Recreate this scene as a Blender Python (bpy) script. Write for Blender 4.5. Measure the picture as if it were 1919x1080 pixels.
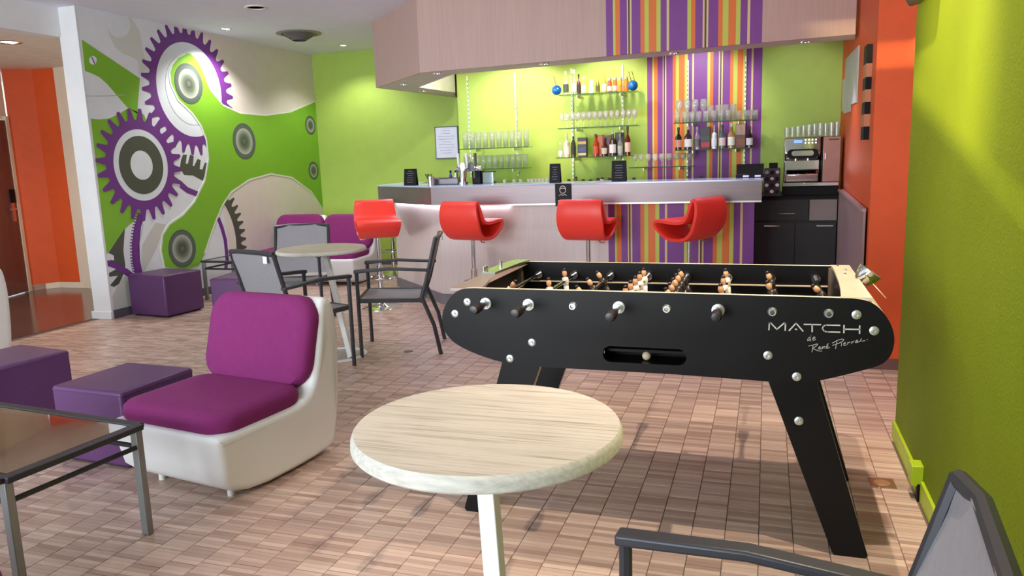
import bpy, math, random
from mathutils import Matrix, Vector
from mathutils.geometry import tessellate_polygon
random.seed(7)
for o in list(bpy.data.objects): bpy.data.objects.remove(o)
scn = bpy.context.scene
COL = scn.collection
# ------------------------------------------------------------------ camera
FPX, YAW, PIT, ROL, H = 1438.15, .322174, .167678, -.0332358, 1.41
def cam_axes():
    cy, sy, cp, sp = math.cos(YAW), math.sin(YAW), math.cos(PIT), math.sin(PIT)
    fw = Vector((-sy*cp, cy*cp, -sp)); r0 = Vector((cy, sy, 0)); u0 = r0.cross(fw)
    c, s = math.cos(ROL), math.sin(ROL)
    return c*r0+s*u0, -s*r0+c*u0, fw
CR, CU, CF = cam_axes()
cam = bpy.data.objects.new('camera', bpy.data.cameras.new('camera'))
COL.objects.link(cam)
cam.data.sensor_width = 36; cam.data.lens = 36*FPX/1919; cam.data.clip_start = .02
m = Matrix((( CR.x, CU.x, -CF.x, 0), (CR.y, CU.y, -CF.y, 0), (CR.z, CU.z, -CF.z, H), (0, 0, 0, 1)))
cam.matrix_world = m
scn.camera = cam
# ------------------------------------------------------------------ world, daylight, exposure
w = bpy.data.worlds.new('world'); scn.world = w; w.use_nodes = True
w.node_tree.nodes['Background'].inputs[0].default_value = (.80, .90, 1.0, 1)
w.node_tree.nodes['Background'].inputs[1].default_value = 1.5
scn.view_settings.view_transform = 'Standard'; scn.view_settings.look = 'None'
scn.view_settings.gamma = 1; scn.view_settings.exposure = 0.06
def lamp(kind, name, loc, energy, color=(1, 1, 1), target=None, **k):
    d = bpy.data.lights.new(name, kind); d.energy = energy; d.color = color
    for a, v in k.items(): setattr(d, a, v)
    o = bpy.data.objects.new(name, d); COL.objects.link(o); o.location = loc
    if target is not None:
        o.rotation_euler = (Vector(target)-Vector(loc)).to_track_quat('-Z', 'Y').to_euler()
    return o
# glass facade behind the camera: daylight comes in through it
lamp('AREA', 'facade_daylight', (-3.6, -2.8, 1.5), 225, (.86, .94, 1), (-3.6, 5, 1.3), shape='RECTANGLE', size=5.0, size_y=2.5, spread=math.radians(125))
# added unseen lamp for the bright right-wall patch, shaped by floor edge and slit
lamp('SPOT', 'added_patch_lamp', (-1.5, -5.0, -.474), 23000, (1, .84, .36), (.62, 3.3, 1.95), spot_size=math.radians(13), spot_blend=.4, shadow_soft_size=.02)
# ------------------------------------------------------------------ pixel -> point helpers (1919x1080 frame)
O = Vector((0, 0, H))
def ray(x, y): return CR*((x-959.5)/FPX) - CU*((y-540)/FPX) + CF
def fl(x, y, z=0.):
    d = ray(x, y); return O + d*((z-H)/d.z)
def onY(x, y, Y):
    d = ray(x, y); return O + d*(Y/d.y)
def onX(x, y, X):
    d = ray(x, y); return O + d*(X/d.x)
# ------------------------------------------------------------------ materials
def lin(h):
    h = h.lstrip('#'); out = []
    for i in (0, 2, 4):
        c = int(h[i:i+2], 16)/255
        out.append(c/12.92 if c <= .04045 else ((c+.055)/1.055)**2.4)
    return (*out, 1)
MATS = {}
def mat(name, col, rough=.5, metal=0., var=.06, scale=8, bump=0., bscale=60, emit=0, spec=.5, coat=0, stretch=None, alpha=1):
    if name in MATS: return MATS[name]
    mm = bpy.data.materials.new(name); mm.use_nodes = True
    nt = mm.node_tree; b = nt.nodes['Principled BSDF']
    c = lin(col) if isinstance(col, str) else col
    tc = nt.nodes.new('ShaderNodeTexCoord'); mp = nt.nodes.new('ShaderNodeMapping')
    nt.links.new(tc.outputs['Object'], mp.inputs[0])
    if stretch: mp.inputs['Scale'].default_value = stretch
    nz = nt.nodes.new('ShaderNodeTexNoise'); nz.inputs['Scale'].default_value = scale; nz.inputs['Detail'].default_value = 4
    nt.links.new(mp.outputs[0], nz.inputs['Vector'])
    rp = nt.nodes.new('ShaderNodeValToRGB')
    rp.color_ramp.elements[0].position = .3; rp.color_ramp.elements[1].position = .7
    rp.color_ramp.elements[0].color = tuple(max(0, v*(1-var)) for v in c[:3])+(1,)
    rp.color_ramp.elements[1].color = tuple(min(1, v*(1+var)) for v in c[:3])+(1,)
    nt.links.new(nz.outputs[0], rp.inputs[0]); nt.links.new(rp.outputs[0], b.inputs['Base Color'])
    b.inputs['Roughness'].default_value = rough; b.inputs['Metallic'].default_value = metal
    b.inputs['Specular IOR Level'].default_value = spec
    if coat: b.inputs['Coat Weight'].default_value = coat; b.inputs['Coat Roughness'].default_value = .15
    if emit:
        b.inputs['Emission Color'].default_value = c; b.inputs['Emission Strength'].default_value = emit
    if bump:
        n2 = nt.nodes.new('ShaderNodeTexNoise'); n2.inputs['Scale'].default_value = bscale; n2.inputs['Detail'].default_value = 3
        nt.links.new(mp.outputs[0], n2.inputs['Vector'])
        bp = nt.nodes.new('ShaderNodeBump'); bp.inputs['Strength'].default_value = bump; bp.inputs['Distance'].default_value = .004
        nt.links.new(n2.outputs[0], bp.inputs['Height']); nt.links.new(bp.outputs[0], b.inputs['Normal'])
    MATS[name] = mm; return mm
def glass_mat(name, tint, refl=.12, facing=.6, milk=0):
    if name in MATS: return MATS[name]
    mm = bpy.data.materials.new(name); mm.use_nodes = True; nt = mm.node_tree
    nt.nodes.remove(nt.nodes['Principled BSDF']); out = nt.nodes['Material Output']
    t = nt.nodes.new('ShaderNodeBsdfTransparent'); t.inputs[0].default_value = (*tint, 1)
    g = nt.nodes.new('ShaderNodeBsdfGlossy'); g.inputs['Roughness'].default_value = .03
    lw = nt.nodes.new('ShaderNodeLayerWeight'); lw.inputs[0].default_value = facing
    mr = nt.nodes.new('ShaderNodeMapRange'); mr.inputs[3].default_value = refl*.35; mr.inputs[4].default_value = min(.95, refl*3)
    nt.links.new(lw.outputs['Facing'], mr.inputs[0])
    mx = nt.nodes.new('ShaderNodeMixShader')
    nt.links.new(mr.outputs[0], mx.inputs[0]); nt.links.new(t.outputs[0], mx.inputs[1]); nt.links.new(g.outputs[0], mx.inputs[2])
    if milk:
        df = nt.nodes.new('ShaderNodeBsdfDiffuse'); df.inputs[0].default_value = (.92, .96, .93, 1)
        m2 = nt.nodes.new('ShaderNodeMixShader'); m2.inputs[0].default_value = milk
        nt.links.new(mx.outputs[0], m2.inputs[1]); nt.links.new(df.outputs[0], m2.inputs[2]); nt.links.new(m2.outputs[0], out.inputs[0])
    else: nt.links.new(mx.outputs[0], out.inputs[0])
    MATS[name] = mm; return mm
LIME = mat('lime_paint', '#a6c154', .55, var=.03, bump=.25, bscale=160)
LIMEW = mat('lime_woodchip_paint', '#6e7d0c', .65, var=.05, scale=3, spec=.2, bump=.5, bscale=120)
ORANGE = mat('orange_paint', '#d8541f', .55, var=.04, bump=.2, bscale=150)
WHITEP = mat('white_paint', '#e4e5e6', .6, var=.02, bump=.1)
CEIL = mat('ceiling_paint', '#e3e5f4', .8, var=.02, bump=.15, bscale=200)
CREAMW = mat('cream_laminate', '#d9cec3', .5, var=.05, scale=6, stretch=(12, 12, .6))
PINKW = mat('pale_bar_laminate', '#d8cbc8', .45, var=.04, scale=6, stretch=(14, 14, .7))
CREAMT = mat('cream_trim', '#e6d6bf', .5, var=.02)
DARKB = mat('dark_baseboard', '#5c5660', .5)
GREYKICK = mat('grey_kick', '#76727a', .45)
BROWNF = mat('brown_linoleum', '#6a5048', .16, var=.1, scale=3)
DOORM = mat('mahogany_door', '#6e3d33', .4, var=.12, scale=5, stretch=(6, 6, .5))
ALU = mat('brushed_aluminium', '#75696a', .36, .75, var=.05, scale=10, stretch=(.4, .4, 12))
ALUD = mat('grey_aluminium', '#85807c', .4, .7, var=.05)
CHROME = mat('chrome', '#dcdcde', .08, 1, var=.01)
STEEL = mat('polished_steel', '#cfcfce', .14, 1, var=.02)
SILV = mat('silver_print', '#c9c6bd', .35, .3)
BLACK = mat('black_board', '#0b0a0b', .4, var=.15, scale=3, spec=.22)
BLACKP = mat('black_plastic', '#0b0b0c', .5, spec=.2)
BLACKW = mat('black_cabinet', '#1b1715', .5, var=.2)
INNER = mat('dark_brown_inner', '#2b2322', .4)
EDGE = mat('pale_plywood_edge', '#d8c6b0', .5)
PLATE = mat('champagne_plate', '#d3c3ab', .35, .25)
PURPF = mat('magenta_fabric', '#7d1d63', .85, var=.05, scale=30, bump=.3, bscale=400)
SHELL = mat('white_shell_plastic', '#e6e7e6', .45, var=.015)
POUF = mat('aubergine_leatherette', '#57305f', .42, var=.05, scale=4, bump=.1, bscale=200)
REDP = mat('red_polypropylene', '#ee3d30', .42, var=.02)
FRAME = mat('charcoal_frame', '#3a3b40', .42, .35, var=.05)
SLING = mat('grey_sling', '#8b888b', .7, var=.05, scale=60, bump=.4, bscale=500)
WHITEM = mat('white_metal', '#e3e2dd', .4, var=.02)
PAPER = mat('paper', '#ebeaf0', .6, var=.02)
GSTEEL = mat('satin_steel_leg', '#8f9696', .35, .7)
GLASS = glass_mat('clear_glass', (.985, 1, .99), .16, .5, .10)
TABGL = glass_mat('smoked_table_glass', (.80, .78, .76), .32)
SHGL = glass_mat('green_edge_glass', (.62, .76, .62), .10)
GEDGE = mat('glass_edge_green', '#31502f', .45, spec=.25)
def world_pos(nt):
    g = nt.nodes.new('ShaderNodeNewGeometry'); s = nt.nodes.new('ShaderNodeSeparateXYZ')
    nt.links.new(g.outputs['Position'], s.inputs[0]); return s
def math_node(nt, op, a, b=None):
    n = nt.nodes.new('ShaderNodeMath'); n.operation = op
    for i, v in enumerate((a, b)):
        if v is None: continue
        if isinstance(v, (int, float)): n.inputs[i].default_value = v
        else: nt.links.new(v, n.inputs[i])
    return n.outputs[0]
TILE = .12; FING = TILE/5
def parquet_mat():
    mm = bpy.data.materials.new('finger_parquet'); mm.use_nodes = True; nt = mm.node_tree; b = nt.nodes['Principled BSDF']
    s = world_pos(nt)
    ix = math_node(nt, 'FLOOR', math_node(nt, 'DIVIDE', s.outputs[0], TILE))
    iy = math_node(nt, 'FLOOR', math_node(nt, 'DIVIDE', s.outputs[1], FING))
    cb = nt.nodes.new('ShaderNodeCombineXYZ'); nt.links.new(ix, cb.inputs[0]); nt.links.new(iy, cb.inputs[1])
    wn = nt.nodes.new('ShaderNodeTexWhiteNoise'); nt.links.new(cb.outputs[0], wn.inputs[0])
    rp = nt.nodes.new('ShaderNodeValToRGB'); e = rp.color_ramp.elements
    e[0].position = 0; e[0].color = lin('#a08376'); e[1].position = 1; e[1].color = lin('#cfb5a5')
    k = e.new(.45); k.color = lin('#b89d90'); k = e.new(.75); k.color = lin('#c2a89a')
    nt.links.new(wn.outputs[0], rp.inputs[0])
    # grain along x
    g = nt.nodes.new('ShaderNodeNewGeometry'); mp = nt.nodes.new('ShaderNodeMapping'); mp.inputs['Scale'].default_value = (6, 160, 1)
    nt.links.new(g.outputs['Position'], mp.inputs[0])
    nz = nt.nodes.new('ShaderNodeTexNoise'); nz.inputs['Scale'].default_value = 1; nz.inputs['Detail'].default_value = 3
    nt.links.new(mp.outputs[0], nz.inputs['Vector'])
    fy = math_node(nt, 'FRACT', math_node(nt, 'DIVIDE', s.outputs[1], FING))
    ln = math_node(nt, 'LESS_THAN', fy, .07)
    f2 = math_node(nt, 'MULTIPLY', ln, .4)
    gr = math_node(nt, 'ADD', math_node(nt, 'MULTIPLY', nz.outputs[0], .34), .82)
    v = math_node(nt, 'SUBTRACT', gr, f2)
    mx = nt.nodes.new('ShaderNodeMix'); mx.data_type = 'RGBA'; mx.blend_type = 'MULTIPLY'; mx.inputs[0].default_value = 1
    nt.links.new(rp.outputs[0], mx.inputs[6]); nt.links.new(v, mx.inputs[7]); nt.links.new(mx.outputs[2], b.inputs['Base Color'])
    b.inputs['Roughness'].default_value = .36; b.inputs['Specular IOR Level'].default_value = .45
    bp = nt.nodes.new('ShaderNodeBump'); bp.inputs['Strength'].default_value = .12; bp.inputs['Distance'].default_value = .002
    nt.links.new(nz.outputs[0], bp.inputs['Height']); nt.links.new(bp.outputs[0], b.inputs['Normal'])
    return mm
PARQ = parquet_mat()
def wood_top_mat():
    mm = bpy.data.materials.new('whitewashed_oak'); mm.use_nodes = True; nt = mm.node_tree; b = nt.nodes['Principled BSDF']
    tc = nt.nodes.new('ShaderNodeTexCoord'); mp = nt.nodes.new('ShaderNodeMapping'); mp.inputs['Scale'].default_value = (2.0, 58, 58)
    mp.inputs['Rotation'].default_value = (0, 0, math.radians(-24))
    nt.links.new(tc.outputs['Object'], mp.inputs[0])
    nz = nt.nodes.new('ShaderNodeTexNoise'); nz.inputs['Scale'].default_value = 1.6; nz.inputs['Detail'].default_value = 7; nz.inputs['Distortion'].default_value = .6
    nt.links.new(mp.outputs[0], nz.inputs['Vector'])
    rp = nt.nodes.new('ShaderNodeValToRGB'); e = rp.color_ramp.elements
    e[0].position = .3; e[0].color = lin('#9a8f7e'); e[1].position = .56; e[1].color = lin('#c6bdb1')
    k = e.new(.42); k.color = lin('#b9afa2')
    nt.links.new(nz.outputs[0], rp.inputs[0])
    n2 = nt.nodes.new('ShaderNodeTexNoise'); n2.inputs['Scale'].default_value = 5; n2.inputs['Detail'].default_value = 3
    nt.links.new(tc.outputs['Object'], n2.inputs['Vector'])
    mx = nt.nodes.new('ShaderNodeMix'); mx.data_type = 'RGBA'; mx.blend_type = 'MULTIPLY'; mx.inputs[0].default_value = 1
    v = math_node(nt, 'ADD', math_node(nt, 'MULTIPLY', n2.outputs[0], .35), .83)
    nt.links.new(rp.outputs[0], mx.inputs[6]); nt.links.new(v, mx.inputs[7]); nt.links.new(mx.outputs[2], b.inputs['Base Color'])
    b.inputs['Roughness'].default_value = .5
    bp = nt.nodes.new('ShaderNodeBump'); bp.inputs['Strength'].default_value = .25; bp.inputs['Distance'].default_value = .003
    nt.links.new(nz.outputs[0], bp.inputs['Height']); nt.links.new(bp.outputs[0], b.inputs['Normal'])
    return mm
OAK = wood_top_mat()
STRIPES = [(1137,'P'),(1150,'L'),(1155,'O'),(1164,'P'),(1177,'T'),(1180,'D'),(1183,'T'),(1187,'P'),(1203,'O'),(1211,'L'),(1219,'O'),(1234,'L'),(1242,'P'),(1253,'T'),(1258,'P'),(1292,'L'),(1299,'O'),(1307,'P'),(1321,'T'),(1324,'D'),(1327,'T'),(1331,'P'),(1349,'O'),(1357,'L'),(1367,'O'),(1381,'L'),(1389,'P'),(1401,'T'),(1406,'P')]
SC = {'P': '#77308a', 'L': '#bcc64e', 'O': '#dc6f1e', 'T': '#d6bf84', 'D': '#4d2a3a'}
def stripe_mat(name, x0, x1):
    mm = bpy.data.materials.new(name); mm.use_nodes = True; nt = mm.node_tree; b = nt.nodes['Principled BSDF']
    s = world_pos(nt)
    t = math_node(nt, 'DIVIDE', math_node(nt, 'SUBTRACT', s.outputs[0], x0), x1-x0)
    rp = nt.nodes.new('ShaderNodeValToRGB'); rp.color_ramp.interpolation = 'CONSTANT'; e = rp.color_ramp.elements
    e[0].position = 0; e[0].color = lin(SC['P']); e[1].position = (1406-1137)/291; e[1].color = lin(SC['P'])
    for p, c in STRIPES[1:-1]:
        k = e.new((p-1137)/291); k.color = lin(SC[c])
    nt.links.new(t, rp.inputs[0]); nt.links.new(rp.outputs[0], b.inputs['Base Color']); b.inputs['Roughness'].default_value = .5
    return mm
# ------------------------------------------------------------------ mesh builder
class MB:
    def __init__(s): s.v = []; s.f = []; s.mi = []; s.cur = 0
    def add(s, vs, fs, M=None):
        n = len(s.v)
        for p in vs:
            p = Vector(p); s.v.append(tuple(M @ p if M else p))
        for f in fs: s.f.append(tuple(i+n for i in f)); s.mi.append(s.cur)
        return s
    def box(s, c, d, M=None, rz=0):
        x, y, z = d[0]/2, d[1]/2, d[2]/2
        vs = [(sx*x, sy*y, sz*z) for sz in (-1, 1) for sy in (-1, 1) for sx in (-1, 1)]
        T = Matrix.Translation(c) @ Matrix.Rotation(rz, 4, 'Z')
        return s.add(vs, [(0,2,3,1),(4,5,7,6),(0,1,5,4),(2,6,7,3),(0,4,6,2),(1,3,7,5)], (M @ T) if M else T)
    def bb(s, a, b): return s.box([(a[i]+b[i])/2 for i in range(3)], [abs(b[i]-a[i]) for i in range(3)])
    def bar(s, p0, p1, wx, wy, up=(0, 0, 1)):
        p0, p1 = Vector(p0), Vector(p1); d = (p1-p0); L = d.length; d.normalize(); u = Vector(up)
        r = d.cross(u)
        if r.length < 1e-4: r = d.cross(Vector((1, 0, 0)))
        r.normalize(); u = r.cross(d)
        M = Matrix(((r.x, u.x, d.x, 0), (r.y, u.y, d.y, 0), (r.z, u.z, d.z, 0), (0, 0, 0, 1)))
        return s.box((0, 0, 0), (wx, wy, L), Matrix.Translation((p0+p1)/2) @ M)
    def lathe(s, prof, n=16, M=None, cap=True):
        vs = []; fs = []; k = len(prof)
        for i in range(n):
            a = 2*math.pi*i/n
            for r, z in prof: vs.append((r*math.cos(a), r*math.sin(a), z))
        for i in range(n):
            j = (i+1) % n
            for q in range(k-1): fs.append((i*k+q, j*k+q, j*k+q+1, i*k+q+1))
        if cap:
            if prof[0][0] > 1e-5: fs.append(tuple(i*k for i in range(n))[::-1])
            if prof[-1][0] > 1e-5: fs.append(tuple(i*k+k-1 for i in range(n)))
        return s.add(vs, fs, M)
    def cyl(s, p0, p1, r, n=12, r1=None):
        p0, p1 = Vector(p0), Vector(p1); d = p1-p0
        q = d.to_track_quat('Z', 'Y').to_matrix().to_4x4()
        return s.lathe([(r, 0), (r if r1 is None else r1, d.length)], n, Matrix.Translation(p0) @ q)
    def tube(s, pts, r, n=8, closed=False):
        pts = [Vector(p) for p in pts]; k = len(pts); vs = []; fs = []; pr = None
        for i, p in enumerate(pts):
            if closed: d = pts[(i+1) % k]-pts[i-1]
            else: d = pts[min(i+1, k-1)]-pts[max(i-1, 0)]
            d.normalize()
            if pr is None:
                pr = d.orthogonal().normalized()
            else:
                pr = (pr - d*pr.dot(d)).normalized()
            b = d.cross(pr); rr = r[i] if isinstance(r, (list, tuple)) else r
            for q in range(n):
                a = 2*math.pi*q/n; vs.append(p+(pr*math.cos(a)+b*math.sin(a))*rr)
        for i in range(k if closed else k-1):
            j = (i+1) % k
            for q in range(n): fs.append((i*n+q, i*n+(q+1) % n, j*n+(q+1) % n, j*n+q))
        if not closed: fs.append(tuple(range(n))[::-1]); fs.append(tuple((k-1)*n+q for q in range(n)))
        return s.add(vs, fs)
    def prism(s, poly, fn, a, b):
        """poly: 2D pts, fn(u,v,w)->xyz, extruded between w=a and w=b"""
        n = len(poly); vs = [fn(u, v, a) for u, v in poly]+[fn(u, v, b) for u, v in poly]
        if n > 6:
            tri = tessellate_polygon([[Vector((u, v, 0)) for u, v in poly]])
            caps = [tuple(q) for q in tri]; fs = caps+[tuple(i+n for i in q) for q in caps]; s.ncap = len(fs)
        else:
            fs = [tuple(range(n))[::-1], tuple(range(n, 2*n))]; s.ncap = 2
        fs += [(i, (i+1) % n, n+(i+1) % n, n+i) for i in range(n)]
        return s.add(vs, fs)
    def ringprism(s, outer, inner, fn, a, b):
        n = len(outer); vs = []
        for wv in (a, b):
            vs += [fn(u, v, wv) for u, v in outer]+[fn(u, v, wv) for u, v in inner]
        fs = []
        for i in range(n):
            j = (i+1) % n
            fs += [(i, n+i, n+j, j), (2*n+i, 2*n+j, 3*n+j, 3*n+i), (i, j, 2*n+j, 2*n+i), (n+i, 3*n+i, 3*n+j, n+j)]
        return s.add(vs, fs)
    def sphere(s, c, r, n=12, k=8, sc=(1, 1, 1)):
        prof = [(r*math.sin(math.pi*i/k), -r*math.cos(math.pi*i/k)) for i in range(k+1)]
        prof[0] = (0, -r); prof[-1] = (0, r)
        return s.lathe(prof, n, Matrix.Translation(c) @ Matrix.Diagonal((*sc, 1)), cap=False)
    def mesh(s, name, mats):
        me = bpy.data.meshes.new(name); me.from_pydata(s.v, [], s.f)
        for x in (mats if isinstance(mats, (list, tuple)) else [mats]): me.materials.append(x)
        me.polygons.foreach_set('material_index', s.mi)
        me.validate(); me.update(); return me
    def build(s, name, mats, parent=None, smooth=0, bevel=0, seg=3, sub=0, loc=None, rz=0):
        me = s.mesh(name, mats)
        import bmesh
        bm = bmesh.new(); bm.from_mesh(me); bmesh.ops.remove_doubles(bm, verts=bm.verts, dist=1e-6)
        bmesh.ops.recalc_face_normals(bm, faces=bm.faces); bm.to_mesh(me); bm.free()
        o = bpy.data.objects.new(name, me); COL.objects.link(o)
        if parent: o.parent = parent
        if loc is not None: o.location = loc
        if rz: o.rotation_euler = (0, 0, rz)
        if bevel:
            bv = o.modifiers.new('bevel', 'BEVEL'); bv.width = bevel; bv.segments = seg; bv.limit_method = 'ANGLE'; bv.angle_limit = math.radians(40)
        if sub:
            ss = o.modifiers.new('sub', 'SUBSURF'); ss.levels = sub; ss.render_levels = sub
        if smooth or bevel or sub:
            for p in me.polygons: p.use_smooth = True
            if not sub:
                me.set_sharp_from_angle(angle=math.radians(40))
        return o
def tag(o, label, cat, group=None):
    o['label'] = label; o['category'] = cat
    if group: o['group'] = group
    return o
def struct(o, label=None):
    o['kind'] = 'structure'
    if label: o['label'] = label
    return o
def empty(name, loc=(0, 0, 0), rz=0, label=None, cat=None, group=None):
    o = bpy.data.objects.new(name, None); COL.objects.link(o); o.location = loc; o.rotation_euler = (0, 0, rz); o.empty_display_size = .1
    if label: tag(o, label, cat, group)
    return o
def children(o): return [c for c in bpy.data.objects if c.parent == o]
def copy_tree(o, parent=None):
    kids = children(o); c = o.copy(); COL.objects.link(c)
    if parent: c.parent = parent
    for k in kids: copy_tree(k, c)
    return c
def dup(o, loc, rz=0, label=None, group=None):
    c = copy_tree(o); c.location = loc; c.rotation_euler = (0, 0, rz)
    if label: c['label'] = label
    if group: c['group'] = group
    return c
XYZ = lambda u, v, w_: (u, v, w_)
def arc(cx, cy, r, a0, a1, n): return [(cx+r*math.cos(math.radians(a0+(a1-a0)*i/n)), cy+r*math.sin(math.radians(a0+(a1-a0)*i/n))) for i in range(n+1)]
def rrect(w_, h, r, n=5):
    out = []
    for cx, cy, a in ((w_/2-r, h/2-r, 0), (-w_/2+r, h/2-r, 90), (-w_/2+r, -h/2+r, 180), (w_/2-r, -h/2+r, 270)): out += arc(cx, cy, r, a, a+90, n)
    return out
# ================================================================== SETTING
XL, XR, YB, YBB, ZC = -5.98, .62, 9.55, 8.87, 2.9
f = struct(MB().bb((-6.21, -3, -.06), (2.6, 9.6, -.004)).build('floor', mat('dark_joint', '#6b5650', .6)), 'finger parquet floor of the lounge')
def tile_mesh():
    a, e = TILE/2-.0008, .0012
    vs = [(-a, -a, -.004), (a, -a, -.004), (a, a, -.004), (-a, a, -.004)]+[(x, y, 0) for x, y in ((-a+e, -a+e), (a-e, -a+e), (a-e, a-e), (-a+e, a-e))]
    fs = [(4, 5, 6, 7), (0, 1, 5, 4), (1, 2, 6, 5), (2, 3, 7, 6), (3, 0, 4, 7)]
    return vs, fs
tv, tf = tile_mesh()
tme = bpy.data.meshes.new('parquet_tile'); tme.from_pydata(tv, [], tf); tme.materials.append(PARQ)
def inview(x, y):
    d = Vector((x, y, -H)); z = d.dot(CF)
    if z < .2: return None
    return 959.5+FPX*d.dot(CR)/z, 540-FPX*d.dot(CU)/z, z
cells = []
for i in range(int(-6.21/TILE), int(2.5/TILE)):
    off = random.randrange(5)*FING
    for j in range(-25, 80):
        x, y = (i+.5)*TILE, j*TILE+off+TILE/2
        if x < -6.2+TILE/2 or y > YB: continue
        if x > XR and y < 3.97: continue
        p = inview(x, y); d = 99
        if p and -60 < p[0] < 1980 and 300 < p[1] < 1110:
            # hidden under the round table or the tall furniture: still counted as seen
            d = p[2]
        cells.append((d, x, y))
cells.sort()
for d, x, y in cells[:300]:
    o = bpy.data.objects.new('parquet_tile', tme); COL.objects.link(o); o.location = (x, y, 0); o.parent = f
rest = MB()
for d, x, y in cells[300:]:
    n = len(rest.v); rest.v += [(a+x, b+y, c) for a, b, c in tv]
    rest.f += [tuple(k+n for k in q) for q in tf]; rest.mi += [0]*5
me = rest.mesh('parquet_field', PARQ); o = bpy.data.objects.new('parquet_field', me); COL.objects.link(o); o.parent = f; o['kind'] = 'stuff'
struct(MB().bb((-9.8, -3, -.06), (-6.215, 9.6, -.001)).build('floor_corridor', BROWNF), 'shiny dark brown corridor floor')
struct(MB().bb((-6.19, -3, ZC), (2.6, 9.7, ZC+.1)).build('ceiling', CEIL), 'pale grey plaster ceiling')
struct(MB().bb((-9.8, -3, 2.64), (-6.2, 9.6, 2.74)).build('ceiling_corridor', mat('warm_ceiling', '#e6dccf', .7)), 'lower warm white corridor ceiling')
struct(MB().bb((-6.30, -3, 2.64), (-6.17, 5.69, ZC)).build('trim_1', WHITEP), 'white dropped beam above the corridor threshold')
# mural wall and its end pier
struct(MB().bb((XL-.21, 5.70, 0), (XL, YB+.1, ZC)).build('wall_left', mat('mural_ground', '#dfe3ea', .55, var=.02)), 'wall carrying the gear mural')
pier = struct(MB().bb((XL-.212, 5.684, 0), (XL+.002, 5.70, ZC)).build('trim_2', WHITEP, bevel=.003), 'white end face of the mural wall')
struct(MB().bb((XL-.235, 5.67, 0), (XL+.006, 5.70, .075)).build('baseboard_pier', WHITEP, bevel=.004))
struct(MB().bb((XL, 5.71, 0), (XL+.012, YB, .085)).build('baseboard_left', DARKB))
# back walls
struct(MB().bb((XL, YB, 0), (-3.4, YB+.1, ZC)).build('wall_back', LIME), 'lime green back wall beside the bar')
struct(MB().bb((XL, YB-.012, 0), (-3.6, YB, .07)).build('baseboard_back', DARKB))
XS0, XS1 = -1.29, -.07
struct(MB().bb((-3.576, YBB, 0), (XS0, YB, ZC)).bb((XS1, YBB, 0), (.75, YB, ZC)).build('wall_bar', LIME), 'lime green wall behind the bar shelves')
struct(MB().bb((XS0, YBB, 0), (XS1, YB, ZC)).build('wall_bar_striped', stripe_mat('striped_wallpaper_back', XS0, XS1)), 'striped wallpaper section behind the bar')
# right: orange side wall, orange front face, green wall
sw = MB(); sw.prism([(.72, YBB), (.615, 5.25), (2.6, 5.25), (2.6, YBB)], XYZ, 0, ZC)
struct(sw.build('wall_orange', ORANGE), 'orange wall at the right end of the bar')
wr = MB(); wr.bb((XR, -3, 0), (XR+.25, 3.97, ZC))
struct(wr.build('wall_right', LIMEW, bevel=.003), 'lime green woodchip wall on the right')
struct(MB().bb((XR-.012, 3.33, 0), (XR, 3.975, .085)).bb((XR-.012, -3, 0), (XR, 3.24, .085)).build('baseboard_right', mat('lime_gloss', '#a5bd22', .35)), 'glossy lime green baseboard')
struct(MB().bb((XR+.25, 3.2, 0), (2.6, 3.3, ZC)).build('wall_recess', ORANGE))
struct(MB().bb((.63, 5.235, 0), (2.6, 5.25, .07)).build('baseboard_orange', mat('brown_base', '#6b4a44', .5)))
struct(MB().bb((-.95, -3.1, 0), (XR+.25, -3, ZC)).bb((-1.45, -3.1, 0), (-1.045, -3, ZC)).build('wall_added_slit', WHITEP), 'unseen wall and post added to shape the right wall light')  # added outside the view; the slit between wall and post shapes the patch lamp
# corridor: door wall, orange wall, cream jamb
cw = MB(); cw.prism([(-8.55, 6.98), (-8.36, 7.22), (-8.045, 7.24), (-8.045, 7.6), (-8.9, 7.6)], XYZ, 0, 2.64)
struct(cw.build('wall_corridor', ORANGE), 'orange corridor wall seen past the pier')
struct(MB().prism([(-8.045, 7.235), (-7.78, 7.20), (-6.3, 7.2), (-6.3, 7.6), (-8.045, 7.6)], XYZ, 0, 2.64).build('wall_corridor_cream', CREAMT), 'cream corridor wall beside the orange one')
struct(MB().prism([(-8.565, 6.975), (-8.36, 7.208), (-7.93, 7.228), (-7.78, 7.19), (-7.78, 7.2), (-7.93, 7.24), (-8.36, 7.22), (-8.55, 6.98)], XYZ, 0, .07).build('baseboard_corridor', CREAMT))
dw = MB(); dw.prism([(-8.56, 6.97), (-8.9, 7.2), (-8.9, 4.0), (-8.0, 4.9)], XYZ, 2.06, 2.64)
struct(dw.build('wall_door_head', CREAMT), 'cream wall above the corridor door')
struct(MB().prism([(-8.215, 6.0), (-7.5, 3.9), (-7.6, 3.86), (-8.32, 5.96)], XYZ, 0, 2.64).build('wall_corridor_left', CREAMT), 'cream corridor wall left of the door')
dd = MB(); d0, d1 = Vector((-8.535, 6.93, 0)), Vector((-8.20, 5.95, 0)); dn = Vector(((d1-d0).y, -(d1-d0).x, 0)).normalized()
def doorpt(u, z, w_): p = d0+(d1-d0).normalized()*u; return (p.x-dn.x*w_, p.y-dn.y*w_, z)
door = struct(MB().prism([(.035, .01), (.95, .01), (.95, 2.04), (.035, 2.04)], doorpt, -.02, .02).build('door_1', DOORM), 'dark mahogany corridor door')
MB().prism([(-.02, 0), (.035, 0), (.035, 2.09), (-.02, 2.09)], doorpt, -.03, .03).build('door_jamb', CREAMT, door)
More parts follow.
